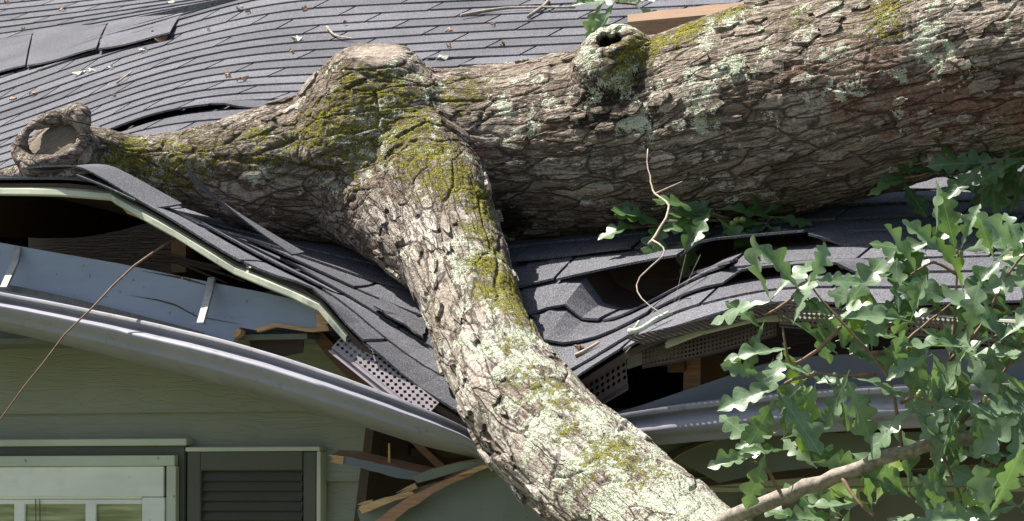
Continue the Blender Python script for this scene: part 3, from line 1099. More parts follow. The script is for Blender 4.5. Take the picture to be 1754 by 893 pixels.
tag(slab('splinter', [(640, 895), (690, 858), (750, 828), (800, 805), (842, 789), (846, 795), (790, 822), (740, 846), (690, 880), (668, 900)], -.04, .012, [MT['red_wood'], MT['red_wood']], jag=1.5, tilt=.004),
    'long reddish wood splinter lying across the wide split board', 'splinter')
tag(slab('splinter', [(614, 870), (660, 852), (705, 842), (712, 848), (660, 864), (620, 880)], -.03, .012, [MT['wood'], MT['wood']], jag=1.0),
    'short pale splinter at the tip of the wide split board', 'splinter')
tag(slab('splinter', [(664, 800), (665, 760), (667, 759), (669, 800)], .0, .004, [MT['wood'], MT['wood']]),
    'thin upright splinter standing on the narrow grey board', 'splinter')
tag(slab('splinter', [(780, 815), (815, 800), (846, 792), (838, 800), (812, 810)], -.05, .006, [MT['wood'], MT['wood']], jag=1),
    'short yellow splinter tucked against the underside of the limb', 'splinter')
tag(slab('corner_post', [(628, 718), (642, 721), (634, 790), (622, 900), (622, 1300), (600, 1300), (606, 893), (618, 800)], .28, .05, [MT['deck'], MT['dark_wood']]),
    'dark weathered corner post at the end of the green siding', 'post')
tag(slab('roof_lath', [(672, 728), (684, 727), (765, 800), (752, 806)], .2, .04, [MT['old_wood'], MT['old_wood']]),
    'dark brown lath leaning in the gap behind the gutter', 'lath')
tag(slab('roof_lath', [(520, 560), (548, 566), (640, 660), (616, 668), (560, 610)], .1, .04, [MT['old_wood'], MT['old_wood']]),
    'brown lath slanting down beside the snapped fascia end', 'lath')
tag(slab('rafter_tail', [(1172, 612), (1200, 606), (1200, 668), (1170, 672)], .12, .25, [MT['red_wood'], MT['old_wood']]),
    'short reddish rafter end standing in the open eave', 'rafter')
tag(slab('broken_board', [(1090, 745), (1400, 742), (1760, 738), (1760, 752), (1480, 790), (1300, 812), (1232, 828), (1180, 800)], .06, .02, WRR, tilt=.01),
    'long grey green soffit board cracked and hanging below the shaded gutter', 'board', GB)
tag(slab('splinter', [(1126, 792), (1160, 770), (1200, 757), (1240, 751), (1200, 762), (1165, 778), (1140, 797)], .05, .008, [MT['dark_wood'], MT['wood']]),
    'curved dark splinter peeling from the cracked soffit board', 'splinter')
tag(slab('porch_beam', [(1170, 822), (1300, 812), (1480, 792), (1760, 752), (1760, 790), (1500, 808), (1300, 824), (1200, 834)], .3, .06, [MT['dark_wood'], MT['red_wood']]),
    'dark porch beam with a raw orange edge below the cracked soffit board', 'beam')
tag(slab('broken_board', [(1075, 612), (1150, 585), (1155, 600), (1150, 607), (1074, 632)], .06, .012, [MT['trim'], MT['trim']]),
    'short pale trim board inside the open eave next to the rafter end', 'board', GB)
tag(slab('splinter', [(192, 340), (215, 352), (250, 368), (285, 388), (250, 380), (218, 366)], .0, .01, [MT['wood'], MT['red_wood']], jag=1),
    'orange torn wood under the pale drip edge', 'splinter')
b = MB()
for k in range(6):
    x0 = random.uniform(120, 260); y0 = random.uniform(428, 446)+(x0-200)*.1
    b.tube([P(x0, y0, .08), P(x0+80, y0+random.uniform(-4, 8), .1), P(x0+random.uniform(140, 220), y0+random.uniform(22, 46), .08)], [.002, .004, .002], 5)
tag(b.build('splinter', MT['deck']), 'bundle of torn brown wood fibres behind the blue grey fascia', 'splinter')
tag(slab('vent_mesh', [(425, 575), (520, 583), (518, 604), (480, 612), (430, 598)], .06, .004, [MT['dark_wood'], MT['dark_wood']]),
    'dark mesh scrap behind the notch in the blue grey fascia', 'mesh')

def torn_end(px, py, t, ang, spread, n, ln, mat, parent):
    """a ragged tuft of wood fibres, one toothed sliver"""
    out = []
    ca_, sa_ = math.cos(R(ang)), -math.sin(R(ang))
    for k in range(n):
        w0 = (k/n-.5)*spread; w1 = ((k+.5)/n-.5)*spread
        l0, l1 = ln*random.uniform(.0, .25), ln*random.uniform(.5, 1.1)
        out.append((px+ca_*l0+sa_*w0, py+sa_*l0-ca_*w0)); out.append((px+ca_*l1+sa_*(w1+random.uniform(-2, 2)), py+sa_*l1-ca_*w1))
    out += [(px-ca_*14+sa_*spread*.5, py-sa_*14-ca_*spread*.5), (px-ca_*14-sa_*spread*.5, py-sa_*14+ca_*spread*.5)]
    return slab('torn_end', out, t, .007, [MT[mat], MT[mat]], parent)
for o in list(bpy.data.objects):
    lb = o.get('label', '')
    if lb.startswith('narrow grey board'): torn_end(574, 787, -.024, 172, 14, 4, 14, 'wood', o)
    if lb.startswith('wide grey green board'):
        torn_end(626, 868, -.006, 195, 18, 4, 16, 'wood', o)
        torn_end(700, 838, -.012, 205, 10, 3, 46, 'wood', o); torn_end(800, 804, -.016, 203, 8, 3, 60, 'red_wood', o)
torn_end(556, 546, -.003, 0, 36, 5, 9, 'wood', fa)

# ------------------------------------------------------------------ fallen oak
tree = empty('fallen_oak', P(900, 400, .7))
tag(tree, 'huge fallen oak with mossy lichened bark lying across the roof', 'tree')

TR = [(2050, 40, .45, 190), (1850, 68, .5, 184), (1700, 98, .55, 180), (1560, 132, .6, 178), (1430, 165, .66, 180), (1300, 190, .7, 180), (1180, 218, .74, 172), (1050, 242, .76, 164), (920, 256, .76, 152),
      (790, 268, .74, 148), (680, 276, .7, 150), (590, 284, .66, 138), (500, 290, .61, 118), (410, 291, .57, 92), (320, 288, .53, 64), (240, 280, .49, 46), (180, 268, .46, 44), (130, 256, .42, 46)]
LI = [(735, 300, .70, 90), (757, 370, .50, 86), (779, 440, .35, 83), (805, 512, .21, 81), (830, 580, .10, 81), (864, 650, -.02, 86), (915, 720, -.15, 95), (985, 790, -.28, 100), (1065, 858, -.42, 103), (1150, 930, -.55, 105), (1260, 1020, -.7, 105)]
def chain(c, n=10):
    s = crom(c, n)
    pts = np.array([P(*q[:3]) for q in s])
    dep = (pts-np.array(CAM)) @ np.array(VDIR)
    return pts, s[:, 3]*KPX*dep/DIST
tp, tr_ = chain(TR); lp, lr_ = chain(LI)
mb = MB()
mb.tube([Vector(p) for p in tp], list(tr_), 28)
mb.tube([Vector(p) for p in lp], list(lr_), 24)
def blob(c, r, n=14, squash=(1, 1, 1)):
    bm = bmesh.new()
    bmesh.ops.create_icosphere(bm, subdivisions=3, radius=1)
    vs = [Vector((v.co.x*r*squash[0], v.co.y*r*squash[1], v.co.z*r*squash[2]))+Vector(c) for v in bm.verts]
    fs = [tuple(v.index for v in f.verts) for f in bm.faces]
    bm.free()
    mb.add(vs, fs)
U = KPX
# healed knob on top, hollow knob, collar of the sawn stub
KN1 = P(645, 128, .62)
mb.tube([P(650, 195, .73), P(715, 272, .595), P(762, 360, .44), P(785, 450, .31)], [.165, .145, .112, .09], 22)
mb.tube([P(615, 300, .63), P(688, 365, .53), P(757, 440, .37), P(802, 510, .24)], [.17, .134, .098, .082], 22)
mb.tube([P(640, 250, .66), P(643, 180, .63), P(646, 128, .60), P(647, 98, .585), P(647, 88, .58)], [.25, .195, .138, .098, .064], 24)
KN2 = P(1046, 92, .58)
mb.tube([P(1085, 215, .70), P(1062, 140, .63), P(1048, 88, .565), P(1042, 74, .55)], [.19, .13, .085, .058], 20)
blob(P(715, 300, .57), .14); blob(P(826, 446, .275), .030); blob(P(680, 225, .63), .165)
# sawn stub: a ring of healed bark round the cut face
SC = P(93, 244, .30)
SN = (CAM-SC).normalized()*.80 + Vector((-.38, 0, .40)); SN.normalize()
e1 = Vector((.86, .0, .5)); e1 = (e1-SN*e1.dot(SN)).normalized(); e2 = SN.cross(e1)
ring, rr = [], []
for k in range(41):
    a = 2*math.pi*k/40
    ring.append(SC+e1*math.cos(a)*.086+e2*math.sin(a)*.066+SN*(.012+.010*math.sin(3*a+1)))
    rr.append(.021+.006*math.sin(2*a+.6)+.003*math.sin(5*a))
mb.tube(ring, rr, 12, cap=True)
mb.tube([SC-SN*.025, SC-SN*.1, P(150, 258, .42), P(210, 274, .47)], [.094, .082, .066, .058], 20)
mb.tube([P(60, 292, .3), P(20, 305, .36), P(-30, 318, .4)], [.03, .024, .02], 10)
me = bpy.data.meshes.new('oak_base')
me.from_pydata(mb.v, [], mb.f)
tmp = bpy.data.objects.new('oak_base', me)
col.objects.link(tmp)
md = tmp.modifiers.new('r', 'REMESH'); md.mode = 'VOXEL'; md.voxel_size = .0062
md = tmp.modifiers.new('s', 'SMOOTH'); md.iterations = 28; md.factor = .5
md = tmp.modifiers.new('d', 'SUBSURF'); md.levels = 1; md.render_levels = 1
dg = bpy.context.evaluated_depsgraph_get()
oak_me = bpy.data.meshes.new_from_object(tmp.evaluated_get(dg))
bpy.data.objects.remove(tmp)
bpy.data.meshes.remove(me)
oak_me.name = 'trunk'
nv = len(oak_me.vertices)
co = np.zeros(nv*3); oak_me.vertices.foreach_get('co', co); co = co.reshape(-1, 3)
no = np.zeros(nv*3); oak_me.vertices.foreach_get('normal', no); no = no.reshape(-1, 3)
print('oak verts', nv)

def frames(p):
    t = np.gradient(p, axis=0); t /= np.linalg.norm(t, axis=1)[:, None]
    u = np.zeros_like(p); w_ = np.zeros_like(p)
    v = np.array([0, 0, 1.])
    for i in range(len(p)):
        v = v-t[i]*(v @ t[i]); v /= np.linalg.norm(v)
        u[i] = v; w_[i] = np.cross(t[i], v)
    L = np.concatenate([[0], np.cumsum(np.linalg.norm(np.diff(p, axis=0), axis=1))])
    return t, u, w_, L
def axis_coords(x, p, r):
    t, u, w_, L = frames(p)
    best = np.full(len(x), 1e9); bi = np.zeros(len(x), int)
    for i in range(len(p)):
        d = ((x-p[i])**2).sum(1)
        b_ = d < best
        best = np.where(b_, d, best); bi = np.where(b_, i, bi)
    d = x-p[bi]
    l = L[bi]+(d*t[bi]).sum(1)
    return np.stack([l, (d*u[bi]).sum(1), (d*w_[bi]).sum(1)], 1), np.sqrt(best)/r[bi], t[bi]
qt, dt_, tt = axis_coords(co, tp, tr_)
ql, dl_, tl = axis_coords(co, lp, lr_)
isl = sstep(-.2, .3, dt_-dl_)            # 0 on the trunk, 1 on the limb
ppx, ppy, pdep = to_px(co)

def near(px, py):
    """surface point first met at px, py"""
    d2 = (ppx-px)**2+(ppy-py)**2
    idx = np.where(d2 < 49)[0]
    if len(idx) == 0: idx = np.array([d2.argmin()])
    return co[idx[pdep[idx].argmin()]]
def field(lst):
    r = np.zeros(nv)
    for (px, py, rad, wgt) in lst:
        c = near(px, py)
        d = np.linalg.norm(co-c, axis=1)/(rad*KPX)
        r = np.maximum(r, wgt*np.clip(1.25-d*.75, 0, 1))
    return r
moss = field([(830, 400, 45, .95), (850, 430, 40, .95), (875, 505, 45, 1.1), (895, 545, 40, 1.0), (880, 590, 40, .8), (500, 235, 60, .75), (440, 245, 60, .72), (360, 255, 50, .75), (960, 690, 40, .75), (1075, 790, 40, .8), (600, 150, 70, 0.84), (650, 175, 100, 0.88), (560, 215, 90, 0.88), (690, 215, 90, 0.93), (730, 260, 80, 0.99), (610, 260, 80, 0.74), (770, 300, 70, 1.03), (815, 330, 60, 1.08), (830, 365, 45, 1.13), (790, 150, 70, 0.79), (470, 250, 70, 0.69), (820, 395, 40, 1.03),
              (220, 265, 55, 0.99), (300, 280, 80, 0.84), (260, 300, 60, 0.74), (400, 260, 70, 0.59), (1120, 75, 45, 1.13), (1180, 48, 55, 1.03), (1090, 90, 40, 1.03), (1250, 18, 50, 0.93), (1380, 15, 60, 0.69), (1510, 25, 60, 0.88), (835, 450, 45, 1.13), (868, 480, 50, 1.27), (885, 530, 50, 1.17), (845, 500, 40, 1.07),
              (905, 560, 40, 0.98), (935, 660, 50, 0.83), (1040, 765, 50, 1.02), (975, 735, 40, 0.79), (1000, 810, 60, 0.64), (1110, 810, 50, 0.69), (890, 640, 40, 0.79), (1060, 130, 50, 0.74), (700, 330, 40, 0.44)])
lich = field([(600, 135, 60, 0.38), (660, 200, 120, 0.37), (740, 250, 90, 0.38), (600, 270, 60, 0.37), (825, 425, 60, 0.68), (790, 460, 45, 0.64), (860, 400, 40, 0.56), (850, 520, 50, 0.64), (880, 575, 70, 0.68), (900, 620, 60, 0.68), (940, 670, 80, 0.72), (985, 715, 90, 0.76), (1040, 760, 95, 0.76), (1090, 810, 100, 0.76), (1150, 850, 100, 0.76), (1230, 900, 90, 0.76),
              (800, 590, 60, 0.43), (880, 660, 60, 0.50), (950, 760, 70, 0.45), (1050, 850, 60, 0.54), (860, 165, 60, 0.48), (900, 190, 50, 0.44), (1060, 40, 45, 0.89), (1015, 60, 30, 0.81), (1090, 205, 24, 0.89), (1057, 210, 14, 0.85), (1020, 110, 50, 0.54), (1000, 150, 40, 0.48), (1075, 115, 30, 0.72), (1180, 150, 90, 0.39), (1260, 105, 50, 0.51), (1240, 30, 60, 0.64), (220, 300, 60, 0.58), (250, 320, 50, 0.58), (225, 265, 30, 0.48),
              (1520, 30, 40, 0.54), (1400, 25, 50, 0.41), (1420, 120, 60, 0.34), (1600, 80, 90, 0.35), (340, 240, 60, 0.37), (440, 230, 60, 0.34), (690, 400, 40, 0.28), (730, 560, 40, 0.28)])
red = field([(1450, 175, 60, .7), (1550, 168, 60, .75), (1650, 172, 70, .8), (1740, 178, 70, .8), (1350, 130, 60, .6), (1480, 110, 70, .55), (1580, 130, 60, .6), (1250, 240, 60, .45), (1180, 120, 60, .4), (1500, 150, 126, 0.58), (1650, 160, 103, 0.66), (1600, 190, 92, 0.71), (1400, 110, 103, 0.52), (1720, 30, 80, 0.38), (1300, 160, 69, 0.43), (930, 210, 92, 0.47), (870, 170, 57, 0.47), (720, 600, 46, 0.28), (660, 400, 69, 0.38), (1100, 270, 114, 0.34), (820, 260, 57, 0.52), (760, 420, 23, 0.38), (540, 330, 92, 0.38)])
dark_patch = field([(826, 446, 22, .75), (1060, 160, 75, .8), (1010, 185, 60, .7), (1110, 190, 50, .6), (1075, 120, 30, .5), (870, 380, 45, .9), (900, 215, 70, .35), (450, 300, 70, .3), (600, 330, 80, .3), (1620, 200, 80, .35), (1380, 30, 60, .45)])

def bark(q, big):
    wv = np.stack([fbm(q*9, 3, 5), fbm(q*9+31, 3, 6), fbm(q*9+77, 3, 7)], 1)-.5
    qq = q+wv*np.array([.10, .026, .026])
    sl, sw = big
    f1, f2, pid, dl, dm = worley(qq/np.array([sl, sw, sw]), 3)
    e1_ = sstep(.0, .06, f2-f1)
    g1, g2, gid, gl_, gm = worley(qq/np.array([sl*.42, sw*.42, sw*.42])+9.1, 8)
    e2_ = sstep(.0, .2, g2-g1)
    h = e1_*(.55+.6*pid)+dm*.55*(pid-.3)-dl*.55
    h2 = e2_*(.4+.6*gid)-gl_*.5+gm*.4
    return h, h2, 1-e1_, 1-e2_, pid, gid
def bark_mix(q, big, det):
    h, h2, g1, g2, pid, gid = bark(q, big)
    fine = fbm(q*70, 3, 21)-.5
    return h*det[0]+h2*det[1]+fine*det[2], np.clip(g1*.95+g2*.3, 0, 1), pid*.6+gid*.4
DT, GT, IT = bark_mix(qt, (.26, .050), (.0056, .0020, .003))
DT2, GT2, IT2 = bark_mix(qt+5.3, (.52, .050), (.0062, .0026, .002))
low = sstep(-.02, .06, -qt[:, 1])*sstep(1.2, 1.7, qt[:, 0])*0
under = sstep(.0, .12, (np.clip(qt[:, 1], -1, 1)*-1)+.02)*(ppx > -1e9)
farR = sstep(850, 1000, ppx)
um = np.clip(under+.45, 0, 1)*farR
DT = DT*(1-um)+DT2*um; GT = GT*(1-um)+GT2*um; IT = IT*(1-um)+IT2*um
DL, GL, IL = bark_mix(ql+2.7, (.21, .075), (.0080, .0018, .002))
disp = DT*(1-isl)+DL*isl
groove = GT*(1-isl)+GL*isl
plate = IT*(1-isl)+IL*isl
# the sawn stub and healed knobs have finer, rounder bark
dst = np.linalg.norm(co-np.array(SC), axis=1)
sm = sstep(.13, .09, dst)
dk1 = np.linalg.norm(co-np.array(P(648, 88, .57)), axis=1)
k1 = sstep(.085, .05, dk1)*sstep(.3, .6, no[:, 2])
soft = np.clip(sm*.55+k1*.92, 0, 1)
disp *= 1-soft
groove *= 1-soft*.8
plate = plate*(1-soft)+soft*(.75 if True else 0)
# moss and lichen build up small cushions
cush = fbm(co*60, 4, 40)
mosm = np.clip(moss+(cush-.5)*1.6-.45, 0, 1)
licm = np.clip(lich+(fbm(co*75, 4, 44)-.5)*1.8-.5, 0, 1)
disp += mosm*.003+licm*.003+mosm*(fbm(co*170, 2, 50)-.5)*.005
moss_at = moss; 
lump = (fbm(co*7, 3, 60)-.5)*.022
disp += lump*(1-soft)
disp += soft*(fbm(co*45, 3, 61)-.5)*.010
cn = co+no*disp[:, None]
# hollow in the knob
HC = near(1040, 66); HD = ((CAM-Vector(HC)).normalized()*.85+Vector((-.1, 0, .25))).normalized()
hd = np.array(HD)
rel = co-HC
ax = rel @ hd
rad = np.linalg.norm(rel-ax[:, None]*hd, axis=1)
c1 = np.cross(hd, [0, 0, 1.]); c1 /= np.linalg.norm(c1); c2 = np.cross(hd, c1)
ang = np.arctan2(rel @ c2, rel @ c1)
rad = np.sqrt((rel @ c1)**2*.62+(rel @ c2)**2*1.25)
hole = sstep(.027, .016, rad+.005*np.sin(3*ang+1)+.010*(fbm(co*60, 2, 70)-.5))*(np.abs(ax) < .06)
cn -= hole[:, None]*hd*.06
rim = np.exp(-((rad-.040)/.012)**2)*(.25+.9*np.abs(np.sin(5.5*ang+2*fbm(co*20, 2, 72))))*(np.abs(ax) < .06)
cn += rim[:, None]*hd*.010*(.6+.8*fbm(co*50, 2, 71))[:, None]
# slit in the healed knob
kc = near(640, 92)
rel = co-kc
sa = rel @ np.array(RIGHT)
slit = np.exp(-((rel @ np.array(VDIR)-.006*np.sin(sa*30))/.006)**2)*(np.abs(sa) < .045)*(np.linalg.norm(rel, axis=1) < .06)
cn[:, 2] -= slit*.016
oak_me.vertices.foreach_set('co', cn.ravel())
dark_patch = np.maximum(dark_patch, hole*1.5)
dark_patch = np.maximum(dark_patch, sm*.42)
lich = lich*(1-hole)
moss = moss*(1-hole)
pale = np.clip(k1*.95+sm*.12, 0, 1)
qb = np.where((isl > .5)[:, None], ql+2.7, qt)
at = oak_me.attributes.new('bq', 'FLOAT_VECTOR', 'POINT')
at.data.foreach_set('vector', qb.astype(np.float32).ravel())
for nm, arr in (('plate', plate), ('groove', groove), ('moss', moss*(1-k1)), ('lichen', lich*(1-k1*.8)), ('red', red), ('dark_patch', dark_patch), ('pale', pale), ('limb', isl*sstep(.12, .5, ql[:, 0]))):
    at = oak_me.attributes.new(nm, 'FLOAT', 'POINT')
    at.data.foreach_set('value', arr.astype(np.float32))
oak_me.polygons.foreach_set('use_smooth', np.ones(len(oak_me.polygons), dtype=bool))
oak_me.update()
oak_me.materials.clear()
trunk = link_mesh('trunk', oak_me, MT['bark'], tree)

# loose bark plates lifting off the surface
def flakes(n, sel, size, name):
    idx = np.where(sel)[0]
    pick = rng.choice(idx, n, replace=False)
    V, F, A = [], [], {k: [] for k in ('plate', 'groove', 'moss', 'lichen', 'red', 'dark_patch')}
    BQ = []
    for i in pick:
        tdir = Vector(tl[i]*isl[i]+tt[i]*(1-isl[i])).normalized()
        nn = Vector(no[i])
        tdir = (tdir-nn*tdir.dot(nn)).normalized()
        sd_ = nn.cross(tdir)
        L = random.uniform(*size); Wd = L*random.uniform(.3, .6)
        k = random.randint(8, 12)
        c = Vector(cn[i])+nn*random.uniform(.001, .004)
        base = len(V)
        tiltl, tiltw = random.uniform(-.08, .08), random.uniform(-.12, .16)
        k = random.randint(9, 15)
        rad_c = .2
        ringp = []
        for j in range(k):
            a = 2*math.pi*j/k+random.uniform(-.15, .15)
            rr_ = random.uniform(.6, 1.15)*(1 if j % 2 else .86)
            ringp.append((math.cos(a)*L*rr_, math.sin(a)*Wd*rr_))
        def pt(x, y, h): return c+tdir*x+sd_*y+nn*(h+x*tiltl+y*tiltw-(y*y)/(2*.12))
        th = random.uniform(.003, .006)
        V.append(pt(0, 0, th)); 
        for x, y in ringp: V.append(pt(x*.6, y*.6, th+random.uniform(-.001, .001)))
        for x, y in ringp: V.append(pt(x, y, th*.8))
        for x, y in ringp: V.append(pt(x*.93, y*.93, -.006))
        for j in range(k):
            j2 = (j+1) % k
            F.append((base, base+1+j, base+1+j2))
            for q in range(2):
                o_ = base+1+q*k
                F.append((o_+j, o_+k+j, o_+k+j2, o_+j2))
        for key, arr in (('plate', plate), ('groove', groove*0), ('moss', moss*.9), ('lichen', lich), ('red', red*.5), ('dark_patch', dark_patch*.8)):
            val = arr[i] if key != 'plate' else random.uniform(.35, 1)
            if key == 'plate': BQ += [tuple(qb[i]+np.array([0, random.random()*.5, 0]))]*0+[tuple(qb[i]+np.array(co_)) for co_ in [(0, 0, 0)]+[(x*f_, y*f_, 0) for f_ in (.6, 1, .93) for x, y in ringp]]
            A[key] += [float(val)]*(1+2*k)+[float(val if key != 'groove' else .6)]*k
    me_ = bpy.data.meshes.new(name)
    me_.from_pydata([tuple(v) for v in V], [], F)
    for key, vals in A.items():
        at = me_.attributes.new(key, 'FLOAT', 'POINT')
        at.data.foreach_set('value', np.array(vals, dtype=np.float32))
    at = me_.attributes.new('bq', 'FLOAT_VECTOR', 'POINT')
    at.data.foreach_set('vector', np.array(BQ, dtype=np.float32).ravel())
    at = me_.attributes.new('limb', 'FLOAT', 'POINT')
    at.data.foreach_set('value', np.full(len(V), 1.0 if isl[idx[0]] > .5 else .1, dtype=np.float32))
    at = me_.attributes.new('pale', 'FLOAT', 'POINT')
    me_.update()
    return link_mesh(name, me_, MT['bark'], tree)
tocam = ((np.array(CAM)-co)*no).sum(1) > 0
inview = tocam & (ppx > -30) & (ppx < 1790) & (ppy > -40) & (ppy < 940)
keep = inview & (dst > .15) & (dk1 > .1) & (np.linalg.norm(co-HC, axis=1) > .1)
fl = flakes(75, keep & (isl > .85) & (moss < .4) & (lich < .45), (.02, .055), 'loose_bark')
fl2 = flakes(130, keep & (isl < .15) & (moss < .5) & (ppx > 430), (.016, .055), 'loose_bark')

with bpy.context.temp_override(active_object=trunk, object=trunk, selected_objects=[trunk, fl, fl2], selected_editable_objects=[trunk, fl, fl2]):
    bpy.ops.object.join()

# cut face of the stub and the split wood on top
b = MB()
n = 40
vs, fs = [SC-SN*.004], []
for rg in (.25, .5, .75, 1.0):
    for k in range(n):
        a = 2*math.pi*k/n
        vs.append(SC+e1*math.cos(a)*.086*rg+e2*math.sin(a)*.068*rg-SN*(.008+random.uniform(0, .003)+.012*(rg > .8)))
for k in range(n): fs.append((0, 1+k, 1+(k+1) % n))
for q in range(3):
    for k in range(n):
        fs.append((1+q*n+k, 1+(q+1)*n+k, 1+(q+1)*n+(k+1) % n, 1+q*n+(k+1) % n))
b.add(vs, fs, 0, .5, [((Vector(q)-SC).dot(e1)/.086, (Vector(q)-SC).dot(e2)/.068) for q in vs])
mw = M('weathered_cut_wood')
lv = mw.attr('luv', True)
mp_ = mw.n('ShaderNodeMapping'); mp_.inputs['Rotation'].default_value = (0, 0, R(-35)); mp_.inputs['Scale'].default_value = (1.2, 13, 1)
mw.t.links.new(lv, mp_.inputs[0])
g = mw.noise(1.6, 8, .8, vec=mp_.outputs[0], dist=.4)
cc = mw.ramp(g, [(.3, (.07, .052, .036)), (.5, (.19, .155, .115)), (.72, (.36, .31, .24))])
mw.set(cc, .9); mw.bump(g, .8, .004)
b.build('cut_face', mw.m, tree, smooth=True, attr='tone')
b = MB()
n = 26
vs, fs = [], []
for i in range(n):
    u = i/(n-1)
    px = 1075+u*240; w_ = 1-abs(u-.5)*1.2
    y0 = 27-u*27+.8*math.sin(u*19); y1 = 32-u*22
    p0 = P(px, y0-2, .72); p1 = P(px, y1+6, .64)
    vs += [p0+Vector((0, .05, -.02)), p0, p1, p1+Vector((0, .0, -.05))]
for i in range(n-1):
    for k in range(3): fs.append((i*4+k, i*4+k+1, (i+1)*4+k+1, (i+1)*4+k))
b.add(vs, fs)
b.build('split_wood', make_wood('fresh_split_oak', (.20, .12, .066), st=(3, 25, 25)), tree)

# ------------------------------------------------------------------ leaves and branches
NL = 30
LX = np.linspace(0, 1, NL)
def leaf_half():
    n = random.uniform(3.5, 4.6); ph = random.uniform(-.1, .35)
    env = .37*np.sin(math.pi*np.clip(LX, 0, 1)**1.35)**.85*random.uniform(.85, 1.1)+.012*(LX < .99)
    lobe = .17+.83*np.abs(np.sin(math.pi*(n*LX+ph)))**.62
    lobe = lobe*(1-sstep(.86, 1, LX)*.0)
    return env*lobe
def add_leaf(b, base, direc, nrm, L, tone, fold=.15, bend=.2, wid=1.0, petiole=.06):
    d = Vector(direc).normalized()
    nn = Vector(nrm); nn = (nn-d*nn.dot(d))
    if nn.length < 1e-3: nn = d.orthogonal()
    nn.normalize()
    sd_ = d.cross(nn)
    jit = [random.uniform(.82, 1.15) for _ in range(8)]
    skew = random.uniform(-.12, .12)
    wav = random.uniform(0, 6)
    def pt(x, y):
        zz = -bend*x*x+fold*abs(y)*1.2+.03*math.sin(x*9+wav)*(abs(y)/.2)
        return Vector(base)+(d*(x*math.cos(bend*x*.5)+petiole)+sd_*(y*wid+skew*x*x*.5)+nn*zz)*L
    vs, uv, fs = [], [], []
    m_ = NL
    for x in LX:
        vs.append(pt(x, 0)); uv.append((x, 0))
    for s_ in (-1, 1):
        ws = leaf_half()
        for fr in (.5, 1.0):
            for x, y in zip(LX, ws):
                xx = x+y*.22*fr*(1-x)
                vs.append(pt(xx, s_*y*fr)); uv.append((xx, s_*y*fr))
    for h_ in (0, 1):
        o1 = m_*(1+2*h_); o2 = o1+m_
        for i in range(m_-1):
            q1 = (i, i+1, o1+i+1, o1+i); q2 = (o1+i, o1+i+1, o2+i+1, o2+i)
            if h_ == 0: q1, q2 = q1[::-1], q2[::-1]
            fs += [q1, q2]
    b.add(vs, fs, 0, tone, uv)
    b.tube([Vector(base), pt(-.0, 0)+(d*-.0)], .0011, 5, 0, .9, cap=False)

def camvec(x, y, z):
    """direction given along picture right, picture up and towards the camera"""
    return RIGHT*x+Vector((0, 0, 1))*y-VDIR*z

def sprig(b, px, py, t, ang, n, L, spread=150, facing=None, tones=(0.1, .9), flat=False):
    """a fan of oak leaves at a twig tip; ang = picture angle of the twig, 90 = up"""
    p = P(px, py, t)
    for k in range(n):
        a = ang+(k-(n-1)/2)*spread/max(1, n-1)+random.uniform(-16, 16)
        zt = random.uniform(-.35, .55)
        d = camvec(math.cos(R(a)), math.sin(R(a))-.12, zt)
        nrm = camvec(random.uniform(-.5, .5), random.uniform(.2, 1.0), random.uniform(.3, 1.0))
        if flat:
            d = camvec(math.cos(R(a)), math.sin(R(a))*.45+random.uniform(-.05, .15), random.uniform(-.1, .5))
            nrm = camvec(random.uniform(-.3, .3), .7, random.uniform(.4, .9))
        add_leaf(b, p+camvec(random.uniform(-.012, .012), random.uniform(-.012, .012), random.uniform(-.015, .03)), d, nrm, L*random.uniform(.75, 1.15), random.uniform(*tones), random.uniform(-.05, .3), random.uniform(-.05, .35), random.uniform(.54, .76))

branch = thing_at('oak_branch', P(1400, 840, -.75), 'leafy green oak branch reaching up in front of the shaded gutter', 'branch')
b = MB()
def stem(pts, r0, r1, n=4, bb=None, sides=8):
    q = crom([tuple(P(*p)) for p in pts], n)
    q = [Vector(x)+Vector((random.uniform(-1, 1), random.uniform(-1, 1), random.uniform(-1, 1)))*r1*.4 for x in q]
    (bb or b).tube(q, list(np.linspace(r0, r1, len(q))), sides)
stem([(1190, 935, -.62), (1254, 889, -.72), (1330, 855, -.78), (1430, 818, -.82), (1520, 786, -.84), (1600, 762, -.84), (1660, 745, -.82), (1720, 720, -.8), (1790, 690, -.78)], .0185, .010)
b.build('stem', MT['branch_bark'], branch, smooth=True)
b = MB()
TW = [[(1545, 775, -.84), (1535, 700, -.86), (1522, 650, -.86), (1490, 605, -.87), (1440, 550, -.88), (1400, 505, -.88), (1375, 470, -.88)],
      [(1490, 605, -.87), (1530, 600, -.84), (1580, 560, -.82), (1630, 520, -.8)],
      [(1570, 770, -.84), (1600, 700, -.82), (1625, 620, -.8), (1635, 540, -.78), (1640, 460, -.77), (1638, 430, -.77)],
      [(1640, 470, -.77), (1600, 450, -.78), (1560, 470, -.8)],
      [(1625, 620, -.8), (1680, 560, -.78), (1720, 480, -.78), (1760, 430, -.78)],
      [(1440, 560, -.88), (1400, 600, -.9), (1355, 620, -.92), (1340, 560, -.93)],
      [(1400, 640, -.9), (1360, 650, -.92), (1330, 665, -.93)],
      [(1500, 640, -.86), (1450, 645, -.9), (1400, 640, -.9)],
      [(1610, 770, -.84), (1640, 840, -.86), (1660, 900, -.86)],
      [(1690, 735, -.82), (1700, 800, -.84), (1720, 880, -.84)],
      [(1600, 765, -.84), (1680, 690, -.8), (1730, 620, -.8), (1760, 560, -.8)],
      [(1340, 850, -.79), (1310, 800, -.82), (1285, 790, -.84)],
      [(1440, 815, -.83), (1470, 860, -.86), (1500, 890, -.86)],
      [(1375, 490, -.88), (1345, 520, -.9), (1310, 540, -.9)],
      [(1545, 690, -.86), (1570, 680, -.9), (1620, 700, -.9)]]
